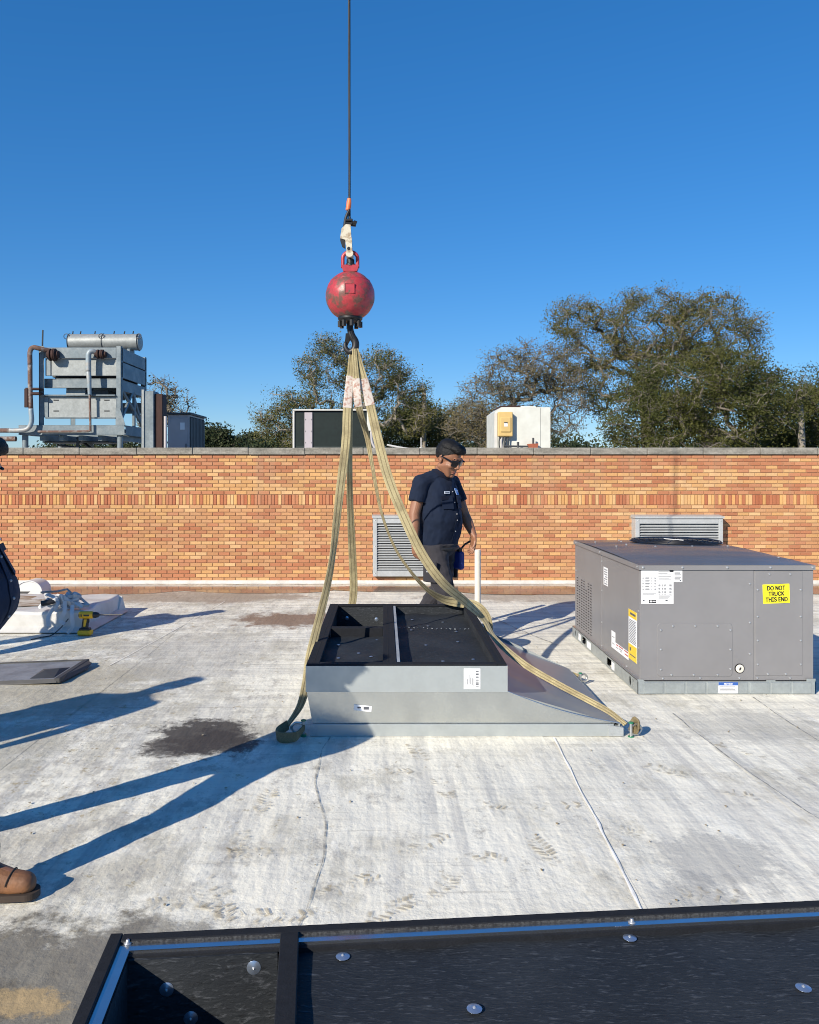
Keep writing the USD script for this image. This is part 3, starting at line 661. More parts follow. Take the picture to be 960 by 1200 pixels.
# left side (faces -x)
obj('side_panel', box(bx0, bx0 + .02, 6.425, by1, bz0 + .002, bz1, .0025), 'unit_paint', u)
obj('side_panel', box(bx0, bx0 + .02, by0 + .022, 6.415, bz0 + .002, bz1, .0025), 'unit_paint', u)
obj('side_screws', cat_([screw_x(bx0, y, z, .0068) for y, z in [(6.40, .115), (6.40, .30), (6.40, .55), (6.40, .78), (by0 + .035, .30), (by0 + .035, .55), (5.75, .11), (7.26, .6)]]), 'screw_steel', u)
lou = []
for c in range(7):
    for r_ in range(19):
        if c in (2, 5) and r_ > 15: continue
        y, z = 6.74 + c * .078, .135 + r_ * .023
        lou.append(hull([(bx0 - .005, y - .022, z), (bx0 - .005, y + .022, z), (bx0 - .0005, y - .024, z + .012), (bx0 - .0005, y + .024, z + .012), (bx0 - .0005, y - .024, z - .003), (bx0 - .0005, y + .024, z - .003)]))
for c, grp in enumerate(np.array_split(np.arange(len(lou)), 7)):
    obj('louvre_column', cat_([lou[i] for i in grp]), 'unit_paint', u)
    obj('louvre_gaps', cat_([mov(box(-.0012, .0, -.02, .02, -.006, .0), (bx0 - .0008, *lou[i].bounds.mean(0)[1:] - [0, .0095])) for i in grp]), 'black_void', u)
# lid
lid = cat_(box(UX0 + .012, UX1 - .001, UY0 + .004, UY1 - .003, .836, .866, .004))
ld = obj('lid', lid, 'unit_paint', u)
lx_, ly_ = np.linspace(UX0 + .014, UX1 - .003, 40), np.linspace(UY0 + .006, UY1 - .005, 60)
LX, LY = np.meshgrid(lx_, ly_, indexing='ij')
tt_ = np.clip((LY - UY0) / 1.88, 0, 1)
LZ = .8665 + .030 * np.sin(tt_ * math.pi) * np.sin(np.clip((LX - UX0) / 1.19, 0, 1) * math.pi) ** .35 + .0045 * (meshkit.fbm(np.stack([LX * 1.3, LY * 3.2, 0 * LX], -1), 2, 5) - .5) * np.clip(np.minimum(tt_, 1 - tt_) * 8, 0, 1)
lf = []
for i in range(39):
    for j in range(59):
        a = i * 60 + j; lf += [(a, a + 60, a + 61), (a, a + 61, a + 1)]
obj('lid_sheet', (np.stack([LX, LY, LZ], -1).reshape(-1, 3), np.array(lf)), 'unit_lid_paint', ld, smooth=True)
obj('lid_trim', cat_(box(UX0 + .009, UX1 + .001, UY0 + .0015, UY0 + .004, .834, .8655), box(UX0 + .009, UX0 + .012, UY0 + .004, UY1 - .004, .834, .8655)), 'unit_paint', ld)
obj('lid_screws', cat_([screw_y(x, UY0 + .0015, .851, .008, .006) for x in (UX0 + .035, UX0 + .30, UX0 + .60, UX0 + .89, UX1 - .02)] + [screw_x(UX0 + .009, y, .851, .008) for y in (UY0 + .04, 6.42, UY1 - .1)]
    + [mov(lathe([(0, 0), (.009, 0), (.009, .004), (.005, .007), (0, .007)], 8), (x, y, .868 + .026 * math.sin(math.pi * (y - UY0) / 1.88))) for x, y in ((1.80, 6.9), (1.85, 6.45), (2.15, 6.42), (2.45, 6.44), (2.74, 6.46), (2.05, 7.0), (2.1, 7.24), (2.8, 5.75), (1.98, 6.62))]), 'screw_steel', ld)
FC = (2.475, 6.88)
fan = obj('fan_recess', mov(lathe([(0, -.001), (.36, -.001), (.375, .002), (.36, .005), (.352, .003), (0, .003)], 48), (*FC, .892)), 'fan_black', u, smooth=30)
rings = [torus(r_, .0035, (*FC, .915 - .012 * (r_ / .36) ** 2), 'z', 40, 5) for r_ in (.06, .10, .14, .18, .22, .26, .30, .34, .36)]
spk = [tube([(FC[0] + r_ * math.cos(a), FC[1] + r_ * math.sin(a), .915 - .012 * (r_ / .36) ** 2) for r_ in (.04, .2, .36)], .004, 5) for a in np.arange(12) * math.pi / 6]
obj('fan_guard', cat_(rings), 'fan_black', u, smooth=True)
for s_ in spk: obj('guard_spoke', s_, 'fan_black', u, smooth=True)
hb = obj('fan_hub', mov(lathe([(0, 0), (.055, 0), (.055, .014), (0, .014)], 16), (*FC, .896)), 'galvanised_bright', u)
for a in (.3, 2.4, 4.5):
    obj('fan_blade', rot(box(.05, .33, -.05, .05, .899, .902), a, (0, 0, 1)).apply_translation((*FC, 0)), 'fan_black', u)
obj('fan_tag', rot(box(-.09, .09, -.006, .006, 0, .004), -.9, (0, 0, 1)).apply_translation((FC[0] - .05, FC[1] - .10, .918)), 'label_white', u)
# labels
def plate_y(x0, x1, z0, z1, y, mat, parent, name='label', label=None): return obj(name, box(x0, x1, y - .0012, y - .0002, z0, z1), mat, parent, label=label)
def lines_y(rows, y, mat, parent): obj('printed_lines', cat_([box(a, b, y - .0018, y - .0011, z - h / 2, z + h / 2) for a, b, z, h in rows]), mat, parent)
fy = by0
lb = plate_y(1.728, 1.944, .605, .829, fy, 'label_white', u, 'data_label', 'large white data label')
rows = []
for k in range(9):
    z = .785 - k * .0105
    for a, b in ((1.735, 1.745), (1.754, 1.785), (1.795, 1.803), (1.815, 1.828)): rows.append((a, b - rng.uniform(0, .004), z, .0048))
for k in range(4): rows.append((1.736, 1.83 - rng.uniform(0, .02), .685 - k * .009, .003))
for k in range(8):
    z = .738 - k * .0095
    for a, b in ((1.842, 1.858), (1.864, 1.876), (1.881, 1.895), (1.915, 1.935)): rows.append((a, b - rng.uniform(0, .004), z, .0048))
for k in range(6): rows.append((1.842, 1.935 - rng.uniform(0, .03), .822 - k * .011, .0035))
for k in range(5): rows.append((1.842, 1.938 - rng.uniform(0, .03), .664 - k * .008, .003))
rows += [(1.738, 1.75, .628, .010), (1.89, 1.905, .628, .010)]
lines_y(rows, fy, 'print_grey', lb)
obj('logo_plate', box(1.779, 1.828, fy - .002, fy - .0011, .611, .633, .0), 'print_black', lb)
obj('logo_mark', cat_(box(1.785, 1.800, fy - .0026, fy - .0019, .617, .627), box(1.804, 1.824, fy - .0026, fy - .0019, .618, .6205), box(1.804, 1.824, fy - .0026, fy - .0019, .623, .6255)), 'label_white', lb)
lb2 = plate_y(1.944, 2.003, .752, .829, fy + .0004, 'label_white', u, 'data_label', 'small white data label')
lines_y([(1.95, 1.997 - rng.uniform(0, .012), .818 - k * .0085, .004) for k in range(7)] + [(1.986, 1.996, .762, .009)], fy + .0004, 'print_grey', lb2)
obj('logo_plate', box(1.917, 1.944, fy - .0024, fy - .0012, .820, .8305), 'print_black', lb)
# yellow sign
sgn = thing_plate = obj('truck_sign', rot(box(2.543, 2.722, by0 - .0045, by0 - .0028, .610, .738), R(-2.0), (0, 1, 0), (2.63, by0, .674)), 'sign_yellow', u, label='yellow sign with black capitals')
def text_y(s, height, xc, z, y, mat, parent, tilt=0.0, about=None, bold=True, sx=1.0, name='lettering', heavy=0.0):
    m = meshkit.text_mesh(s, height, .0008, bold=bold)
    w = m.bounds[1][0] - m.bounds[0][0]
    v = m.vertices.copy()
    v = np.stack([xc + (v[:, 0] - m.bounds[0][0] - w / 2) * sx, y - v[:, 2], z + v[:, 1]], 1)
    m = trimesh.Trimesh(v, m.faces, process=False)
    if heavy: m = cat_(m, mov(m, (heavy, -.0002, heavy * .4)), mov(m, (-heavy, -.0004, -heavy * .4)))
    if tilt: m = rot(m, tilt, (0, 1, 0), about)
    obj(name, m, mat, parent)
for s_, z in (('DO NOT', .698), ('TRUCK', .660), ('THIS END', .622)):
    text_y(s_, .0285, 2.633, z, by0 - .0043, 'print_black', sgn, R(-2.0), (2.63, by0, .674), sx=.80, heavy=.0011)
nt = plate_y(2.240, 2.370, .010, .084, UY0 - .0036, 'label_white', u, 'notice_label')
obj('notice_band', box(2.240, 2.370, UY0 - .0056, UY0 - .0047, .062, .084), 'print_blue', nt)
text_y('NOTICE', .011, 2.305, .0675, UY0 - .0054, 'label_white', nt)
lines_y([(2.250, 2.36 - rng.uniform(0, .02), .053 - k * .009, .004) for k in range(4)], UY0 - .0036, 'print_grey', nt)
def plate_x(y0, y1, z0, z1, mat, parent, name, d=.0002, t=.001): return obj(name, box(bx0 - d - t, bx0 - d, y0, y1, z0, z1), mat, parent)
w1 = plate_x(5.515, 5.70, .185, .530, 'label_white', u, 'warning_label')
plate_x(5.515, 5.70, .478, .530, 'warning_yellow', w1, 'warning_band', .0012)
plate_x(5.515, 5.70, .185, .290, 'warning_yellow', w1, 'warning_band', .0012)
obj('printed_lines', cat_([box(bx0 - .0021, bx0 - .0012, 5.53 + rng.uniform(0, .02), 5.685, z - .002, z + .002) for z in np.arange(.305, .47, .011)] + [box(bx0 - .003, bx0 - .0022, 5.54, 5.66, .497, .512), box(bx0 - .003, bx0 - .0022, 5.54, 5.67, .215, .222), box(bx0 - .003, bx0 - .0022, 5.64, 5.67, .245, .268)]), 'print_grey', w1)
w2 = plate_x(6.03, 6.13, .165, .292, 'label_white', u, 'wiring_label')
plate_x(5.705, 6.03, .165, .222, 'label_white', w2, 'label_strip')
obj('printed_lines', cat_([box(bx0 - .0021, bx0 - .0012, a, b, z - .004, z + .004) for a, b, z in ((5.71, 5.80, .213), (5.71, 5.79, .19), (5.83, 5.93, .213), (5.95, 6.0, .21))]), 'print_red', w2)
obj('printed_lines', cat_([box(bx0 - .0021, bx0 - .0012, a, b, z - .002, z + .002) for a, b, z in ((5.86, 5.90, .185), (5.86, 5.93, .195), (5.95, 6.01, .19), (6.05, 6.11, .2), (6.05, 6.11, .25))]), 'print_grey', w2)
w3 = plate_x(6.23, 6.35, .606, .745, 'label_white', u, 'side_label')
obj('printed_lines', cat_([box(bx0 - .0021, bx0 - .0012, 6.245 + a, 6.265 + a, z - .004, z + .004) for z in np.arange(.62, .74, .018) for a in (0, .03, .06) if rng.random() < .7]), 'print_grey', w3)

# ================================================================== CURB ADAPTER ON THE SLINGS
cx0, cx1, cy0, cy1 = -.4426, .700, 4.584, 6.62
ca = thing('curb_adapter', 'galvanised curb adapter with black lined openings and one sloping end, sling straps attached', 'curb adapter', (.1, 5.6, 0))
ZB, ZT = .251, .398
def ring_wall(x0, x1, y0, y1, z0, z1, th=.004): 
    return [box(x0, x1, y0, y0 + th, z0, z1), box(x0, x1, y1 - th, y1, z0, z1), box(x0, x0 + th, y0 + th, y1 - th, z0, z1), box(x1 - th, x1, y0 + th, y1 - th, z0, z1)]
names = ('top_band', 'top_band', 'top_band', 'top_band')
for m_ in ring_wall(cx0, cx1, cy0, cy1, ZB, ZT): obj('top_band', m_, 'galvanised', ca)
# body sides: slightly tapering in towards the base
lx, bxl = -.405, 1.335
obj('front_wall', hull([(cx0 + .006, cy0 + .004, ZB), (lx, cy0 + .010, .070), (1.31, cy0 + .010, .070), (1.05, cy0 + .008, .128), (.84, cy0 + .006, .196), (cx1 - .004, cy0 + .004, ZB)] + [(cx0 + .006, cy0 + .008, ZB), (lx, cy0 + .014, .070), (1.31, cy0 + .014, .070), (1.05, cy0 + .012, .128), (.84, cy0 + .010, .196), (cx1 - .004, cy0 + .008, ZB)]), 'galvanised_body', ca)
obj('side_wall', hull([(cx0 + .006, cy0 + .010, ZB), (cx0 + .006, cy1 - .01, ZB), (lx, cy0 + .015, .07), (lx, cy1 - .015, .07), (cx0 + .010, cy0 + .010, ZB), (cx0 + .010, cy1 - .01, ZB), (lx + .004, cy0 + .015, .07), (lx + .004, cy1 - .015, .07)]), 'galvanised_bright', ca)
obj('back_wall', box(lx, cx1, cy1 - .014, cy1 - .010, .07, ZB), 'galvanised_bright', ca)
# the sloping sheet, gently dished
NS, NT = 14, 12
P00, P10 = np.array([cx1 - .002, cy0 + .006, ZB]), np.array([cx1 - .002, cy1 - .006, ZB])
P01, P11 = np.array([1.338, cy0 + .002, .072]), np.array([1.326, 5.86, .072])
gv = []
for i in range(NS + 1):
    for j in range(NT + 1):
        a, b = i / NS, j / NT
        p = (1 - a) * ((1 - b) * P00 + b * P10) + a * ((1 - b) * P01 + b * P11)
        p = p + [0, 0, -.022 * math.sin(math.pi * a) * (1 - .35 * b) + .005 * math.sin(5 * b) * math.sin(math.pi * a)]
        gv.append(p)
gf = []
for i in range(NS):
    for j in range(NT):
        a = i * (NT + 1) + j; gf += [(a, a + NT + 1, a + NT + 2), (a, a + NT + 2, a + 1)]
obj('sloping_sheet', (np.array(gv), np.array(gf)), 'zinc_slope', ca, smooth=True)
obj('slope_hem', tube([P00 + [0, 0, .002]] + [np.array(gv[i * (NT + 1)]) + [0, 0, .002] for i in range(1, NS)] + [P01 + [0, 0, .002]], .004, 6), 'galvanised_bright', ca, smooth=True)
obj('far_wing', (np.array([P10, P11, [1.326, 5.86, .0], [cx1, cy1, .0]]), np.array([(0, 1, 2), (0, 2, 3)])), 'galvanised', ca)
# base flange
obj('base_flange', box(lx - .004, 1.30, cy0 - .004, cy0 + .006, .002, .070, .0015), 'galvanised', ca)
obj('base_flange', box(lx - .006, lx + .004, cy0 + .006, cy1, .002, .070, .0015), 'galvanised', ca)
obj('base_flange', box(1.330, 1.338, cy0 + .006, 5.86, .002, .070, .0015), 'galvanised', ca)
obj('corner_bracket', hull([(1.268, cy0 - .010, .004), (1.268, cy0 - .010, .066), (1.352, cy0 - .010, .004), (1.352, cy0 - .010, .052), (1.268, cy0 - .004, .004), (1.268, cy0 - .004, .066), (1.352, cy0 + .05, .004), (1.352, cy0 + .05, .052)]), 'galvanised_dull', ca)
obj('corner_bracket', hull([(lx - .012, cy0 - .008, .004), (lx - .012, cy0 - .008, .066), (lx + .03, cy0 - .008, .004), (lx + .03, cy0 - .008, .066), (lx - .012, cy0 + .04, .004), (lx - .012, cy0 + .04, .066)]), 'galvanised_dull', ca)
# black gasket on the rim
ZG = .407
def gasket(x0, x1, y0, y1, z0=ZT - .004, z1=ZG): return box(x0, x1, y0, y1, z0, z1, .002)
obj('gasket', gasket(cx0 + .003, cx0 + .075, cy0 + .003, cy1 - .003), 'black_foam', ca)
obj('gasket', gasket(cx1 - .060, cx1 - .003, cy0 + .012, cy1 - .003), 'black_foam', ca)
obj('gasket', gasket(cx0 + .075, cx1 - .060, cy0 + .003, cy0 + .06), 'black_foam', ca)
obj('gasket', gasket(cx0 + .075, cx1 - .060, cy1 - .06, cy1 - .003), 'black_foam', ca)
obj('rim_seam', box(cx0 + .040, cx0 + .043, cy0 + .06, cy1 - .06, ZG - .001, ZG + .0012), 'black_void', ca)
obj('rim_seam', box(cx1 - .030, cx1 - .027, cy0 + .06, cy1 - .06, ZG - .001, ZG + .0012), 'black_void', ca)
DX0, DX1 = -.006, .094
obj('divider', cat_(box(DX0, DX1 - .022, cy0 + .06, cy1 - .06, .18, ZG - .001, .002)), 'black_foam', ca)
obj('divider_seam', box(DX0 + .028, DX0 + .031, cy0 + .07, cy1 - .07, ZG - .002, ZG + .0006), 'black_void', ca)
obj('divider_flange', box(DX1 - .020, DX1, cy0 + .06, cy1 - .06, .18, ZG - .006, .001), 'galvanised_dull', ca)
# inner walls
for m_ in ring_wall(cx0 + .055, cx1 - .05, cy0 + .045, cy1 - .045, .10, ZT - .006, .006): obj('inner_liner', m_, 'black_liner', ca)
obj('cross_bar', box(cx0 + .075, DX0, 5.63, 5.70, .34, ZG - .002, .002), 'black_foam', ca)
def quilt(x0, x1, y0, y1, z, seed, nx=18, ny=24):
    xs, ys = np.linspace(x0, x1, nx), np.linspace(y0, y1, ny)
    X, Y = np.meshgrid(xs, ys, indexing='ij')
    Zs = z + .014 * (meshkit.fbm(np.stack([X * 5, Y * 5, 0 * X + seed], -1), 3, seed) - .5) + .006 * np.cos((X - x0) * 2 * math.pi / .3) * np.cos((Y - y0) * 2 * math.pi / .42)
    v = np.stack([X, Y, Zs], -1).reshape(-1, 3); f = []
    for i in range(nx - 1):
        for j in range(ny - 1):
            a = i * ny + j; f += [(a, a + ny, a + ny + 1), (a, a + ny + 1, a + 1)]
    return trimesh.Trimesh(v, f, process=False)
obj('insulation_panel', quilt(cx0 + .06, DX0 + .001, cy0 + .05, 5.65, .345, 1), 'black_liner', ca, smooth=True)
obj('insulation_panel', quilt(cx0 + .06, DX0 + .001, 5.66, cy1 - .05, .17, 2), 'black_liner', ca, smooth=True)
obj('insulation_panel', quilt(DX1 - .001, cx1 - .05, cy0 + .05, cy1 - .05, .335, 3), 'black_liner', ca, smooth=True)
def disc_z(x, y, z, r=.015): return lathe([(0, .004), (r * .4, .003), (r, .001), (r, 0), (0, 0)], 14, (x, y, z))
def disc_y(x, y, z, r=.015): return rot(lathe([(0, .005), (r * .3, .004), (r, .001), (r, 0), (0, 0)], 16), math.pi / 2, (1, 0, 0)).apply_translation((x, y, z))
for (x, y, z) in [(-.30, 5.35, .35), (-.16, 5.12, .348), (-.05, 5.5, .35), (-.28, 4.98, .35), (-.08, 5.02, .35), (-.2, 4.85, .35), (.2, 5.9, .338), (.45, 6.2, .338), (.28, 5.4, .338), (.5, 5.5, .338), (.36, 4.95, .338), (.55, 5.0, .338), (.22, 6.3, .338), (.33, 6.05, .338), (.52, 5.85, .338)]:
    obj('pin_disc', disc_z(x, y, z, .011), 'pin_disc', ca, smooth=30)
for (x, z) in [(-.30, .30), (-.06, .29)]: obj('pin_disc', disc_y(x, cy1 - .052, z, .016), 'pin_disc', ca, smooth=30)
# the crumpled foil edge of the panel
fo = [hull([(x + rng.normal(0, .006), 5.93 + .03 * math.sin(x * 9) + rng.normal(0, .008), .345 + rng.normal(0, .003)) for _ in range(5)]) for x in np.linspace(.12, .62, 16)]
obj('torn_foil', cat_(fo), 'galvanised_dull', ca)
fl = plate_y(.452, .545, .268, .384, cy0 - .0005, 'label_white', ca, 'barcode_label', 'white barcode label')
obj('barcode', cat_([box(.520, .536, cy0 - .0025, cy0 - .0016, z, z + rng.uniform(.002, .006)) for z in np.arange(.282, .365, .0082)]), 'print_grey', fl)
obj('printed_lines', cat_([box(x, x + .003, cy0 - .0025, cy0 - .0016, .28 + rng.uniform(0, .02), .30 + rng.uniform(.02, .07)) for x in np.arange(.462, .515, .009)]), 'print_grey', fl)
l2 = obj('label', rot(box(-.17, -.07, cy0 + .0035, cy0 + .0045, .142, .175), R(6), (0, 1, 0), (-.12, cy0, .158)), 'label_white', ca)
obj('printed_mark', cat_(box(-.15, -.13, cy0 + .0028, cy0 + .0034, .158, .166), box(-.115, -.085, cy0 + .0028, cy0 + .0034, .150, .166)), 'print_grey', l2)

# ================================================================== NEAR CURB WITH BLACK LINING
nc = thing('curb_frame', 'open black lined curb frame with foam rim close to the camera', 'curb frame', (.9, 1.4, 0))
A = 4.94
def near(m): return rot(m, R(A), (0, 0, 1)).apply_translation((-.655, 1.945, 0))   # local: far left rim corner at the origin, +x along the far edge, -y towards the camera
NW, ND = 2.6, 1.5
def nobj(name, m, mat, smooth=False, label=None): return obj(name, near(m), mat, nc, smooth=smooth, label=label)
e1, e2 = .028, .056
zr = .400
for nm, b in (('outer_wall', box(0, NW, -.004, 0, 0.002, zr - .008)), ('outer_wall', box(0, .004, -ND, -.004, 0.002, zr - .008)), ('outer_wall', box(NW - .004, NW, -ND, -.004, .002, zr - .014)), ('outer_wall', box(0, NW, -ND, -ND + .004, .002, zr - .014))):
    nobj(nm, b, 'galvanised')
nobj('foam_strip', box(.029, NW, -e1, .001, zr - .008, zr, .002), 'black_foam')
nobj('foam_strip', box(-.001, e1, -ND, .003, zr - .007, zr + .001, .002), 'black_foam')
nobj('foam_strip', box(e1, NW, -ND, -ND + e1, zr - .014, zr, .002), 'black_foam')
nobj('foam_edge_strip', box(e1 + .001, NW, -e1 - .0015, -e1 + .001, zr - .008, zr - .002), 'foam_edge')
nobj('metal_flange', box(e1, NW, -e2, -.004, zr - .014, zr - .008), 'flange_steel')
nobj('metal_flange', box(.004, e2, -ND, -.004, zr - .0135, zr - .0075), 'flange_steel')
nobj('flange_lip', box(e2, NW, -e2 - .0035, -e2, zr - .018, zr - .0065), 'flange_steel')
nobj('liner_backing', box(e1, NW - .02, -e2 - .0145, -.006, .02, zr - .0145), 'black_foam')
nobj('liner_panel', box(e2, .40, -e2 - .022, -e2 - .015, .02, zr - .019), 'black_liner')
nobj('insulation_panel', quilt(.445, NW - .05, -ND + .02, -e2 - .004, .374, 12, 34, 22), 'black_liner', True)
nobj('liner_panel', box(e2 - .012, e2, -ND, -e2 - .022, .02, zr - .021), 'black_liner')
nobj('liner_floor', quilt(.05, .44, -ND + .02, -e2 - .02, .03, 9, 26, 16), 'black_liner', True)
nobj('divider_bar', box(.405, .449, -ND + .03, -.030, .33, zr + .003, .002), 'black_foam')
nobj('divider_wall', box(.410, .442, -ND + .03, -.06, .03, .33), 'black_liner')
yd = -e2 - .0222
import bisect
ux = np.array([math.cos(R(A)), math.sin(R(A))]); vx = np.array([-math.sin(R(A)), math.cos(R(A))])
for (px, z) in [(.345, .350), (.145, .31), (.20, .24)]:
    d = nobj('pin_disc', disc_y(px, yd, z, .0165), 'pin_disc', True)
    obj('pin_tip', near(disc_y(px, yd - .003, z, .004)), 'screw_steel', d)
for (x, y) in [(-.096, 1.893), (.597, 1.968), (.191, 1.71), (.921, 1.779), (.6, 1.55), (1.25, 1.95), (-.05, 1.5)]:
    d = obj('pin_disc', disc_z(x, y, .378, .0165), 'pin_disc', nc, smooth=True)
    obj('pin_tip', disc_z(x, y, .381, .004), 'screw_steel', d)
nobj('flange_screw', lathe([(0, .010), (.004, .010), (.005, .004), (.009, .003), (.009, 0), (0, 0)], 10, (1.27, -e2 + .010, zr - .008)), 'screw_steel', True)
nobj('flange_screw', lathe([(0, .010), (.004, .010), (.005, .004), (.009, .003), (.009, 0), (0, 0)], 10, (.046, -.03, zr - .0075)), 'screw_steel', True)

# ================================================================== CRANE LINE AND BALL
BX, BY, BZ, BR = -.233, 5.6, 2.705, .1695
wr = thing('wire_rope', 'thin dark crane wire rope hanging from above', 'wire rope', (BX, BY, 3.2))
import math as _m
def rope(p0, p1, r, strands=5, turns=60, n=260):
    p0, p1 = np.array(p0), np.array(p1); out = []
    t = np.linspace(0, 1, n)
    for k in range(strands):
        a = t * turns * 2 * math.pi + k * 2 * math.pi / strands
        c = p0 + (p1 - p0) * t[:, None] + r * .55 * np.stack([np.cos(a), np.sin(a), 0 * a], 1)
        out.append(tube(c, r * .62, 5))
    return cat_(out)
obj('rope_strands', rope((BX - .004, BY, 3.10), (BX - .012, BY, 8.0), .0085), 'wire_rope', wr, smooth=True)
obj('rope_tail', tube(catmull([(BX - .005, BY - .012, 3.300), (BX - .028, BY - .012, 3.245), (BX - .042, BY - .005, 3.17)], 6), .0105, 8), 'wire_rope', wr, smooth=True)
obj('tape_wrap', tube([(BX - .006, BY - .004, 3.378), (BX - .008, BY - .004, 3.355), (BX - .011, BY - .005, 3.32), (BX - .016, BY - .006, 3.296)], [.013, .017, .018, .016], 10), 'orange_tape', wr, smooth=40)
obj('rope_clip', cat_(box(BX - .036, BX + .018, BY - .022, BY + .022, 3.195, 3.212, .004), box(BX - .032, BX + .018, BY - .02, BY + .02, 3.218, 3.236, .004), cyl((BX + .01, BY, 3.206), (BX + .040, BY, 3.202), .018, 10), cyl((BX + .024, BY - .01, 3.214), (BX + .044, BY - .01, 3.206), .014, 8)), 'dark_steel', wr)
ws = thing('wedge_socket', 'worn white painted wedge socket above the red ball', 'rope socket', (BX, BY, 3.1))
obj('socket_body', hull([(BX + x, BY + y, z) for y in (-.03, .03) for x, z in ((-.058, 3.165), (-.028, 3.194), (.004, 3.190), (.008, 3.105), (-.035, 3.088), (-.068, 3.098))]), 'socket_white', ws)
for s_ in (-1, 1):
    obj('socket_arm', cat_(hull([(BX + x, BY + s_ * .032 + y, z) for y in (-.008, .008) for x, z in ((-.034, 3.10), (.012, 3.10), (.016, 2.985), (-.022, 2.985))])), 'socket_white', ws)
obj('socket_wedge', hull([(BX + x, BY + y, z) for y in (-.02, .02) for x, z in ((-.070, 3.092), (-.035, 3.085), (-.034, 3.035), (-.056, 3.05))]), 'dark_steel', ws)
obj('socket_pin', rot(cyl((0, 0, -.055), (0, 0, .055), .026, 14), math.pi / 2, (1, 0, 0)).apply_translation((BX - .003, BY, 2.988)), 'socket_white', ws)
obj('pin_nut', cat_(rot(cyl((0, 0, -.062), (0, 0, -.05), .011, 8), -math.pi / 2, (1, 0, 0)).apply_translation((BX - .003, BY - .115, 2.988))), 'dark_steel', ws)
ball = thing('headache_ball', 'scuffed red crane overhaul ball above the lifting slings', 'crane ball', (BX, BY, BZ))
sp = trimesh.creation.icosphere(5, BR)
v = sp.vertices.copy()
v[:, 2] = np.clip(v[:, 2], -BR * .955, BR * .985)
# the square recess on the camera's side
inset = (np.abs(v[:, 0] - .003) < .030) & (np.abs(v[:, 2] - .018) < .030) & (v[:, 1] < 0)
v = v + (meshkit.fbm(v * 26, 3, 2)[:, None] - .5) * .004 * (v / BR)
obj('ball_shell', trimesh.Trimesh(v + [BX, BY, BZ], sp.faces, process=False), 'crane_red', ball, smooth=True)
fr = []
for a, b, c, d in ((-.034, -.028, -.034, .034), (.028, .034, -.034, .034), (-.028, .028, .028, .034), (-.028, .028, -.034, -.028)):
    fr.append(box(BX + .003 + a, BX + .003 + b, BY - BR - .003, BY - BR + .02, BZ + .018 + c, BZ + .018 + d, .0015))
obj('recess_frame', cat_(fr), 'crane_red', ball)
obj('recess_plate', box(BX + .003 - .028, BX + .003 + .028, BY - BR + .0, BY - BR + .02, BZ + .018 - .028, BZ + .018 + .028), 'crane_red_clean', ball)
obj('seam_weld', torus(BR * .80, .003, (BX, BY, BZ + BR * .60), 'z', 40, 6), 'crane_red', ball, smooth=True)
th = np.linspace(math.pi, 0, 13)
bail = [(BX - .051, BY, 2.90)] + [(BX - .051, BY, 2.945)] + [(BX + .051 * math.cos(a), BY, 2.965 + .045 * math.sin(a)) for a in th] + [(BX + .051, BY, 2.945), (BX + .051, BY, 2.90)]
obj('bail', tube(catmull(bail, 3), .013, 10), 'crane_red_clean', ball, smooth=True)
obj('bail_base', hull([(BX + x, BY + y, z) for x, z in ((-.062, 2.915), (.062, 2.915), (.046, 2.872), (-.046, 2.872)) for y in (-.03, .03)]), 'crane_red_clean', ball)
obj('swivel_nut', lathe([(0, 0), (.034, 0), (.034, .014), (.027, .018), (.027, .044), (.02, .05), (0, .05)], 14, (BX + .002, BY, 2.912)), 'dark_steel', ball, smooth=30)
obj('bottom_collar', lathe([(0, 0), (.07, 0), (.085, .02), (.085, .035), (0, .035)], 24, (BX, BY, 2.525)), 'dark_steel', ball, smooth=30)
for k in range(8):
    a = k * math.pi / 4 + .2
    obj('collar_bolt', cat_(cyl((BX + .072 * math.cos(a), BY + .072 * math.sin(a), 2.49), (BX + .072 * math.cos(a), BY + .072 * math.sin(a), 2.53), .016, 6)), 'dark_steel', ball)
hook = [(BX, BY, 2.53), (BX, BY, 2.48), (BX + .012, BY - .004, 2.43), (BX + .036, BY - .004, 2.385), (BX + .030, BY - .004, 2.335), (BX - .004, BY - .004, 2.318), (BX - .030, BY - .004, 2.345), (BX - .034, BY - .004, 2.385)]
obj('hook', tube(catmull(hook, 6), np.interp(np.linspace(0, 1, 43), [0, .3, .6, 1], [.020, .026, .027, .012]), 10), 'dark_steel', ball, smooth=True)
obj('hook_latch', cat_(tube([(BX - .004, BY - .03, 2.46), (BX + .008, BY - .03, 2.43), (BX + .02, BY - .03, 2.405)], .0035, 6), hull([(BX - .03, BY - .02, 2.445), (BX + .015, BY - .02, 2.45), (BX + .02, BY + .02, 2.44), (BX - .03, BY + .02, 2.43), (BX - .04, BY, 2.36), (BX - .02, BY, 2.36)])), 'dark_steel', ball)

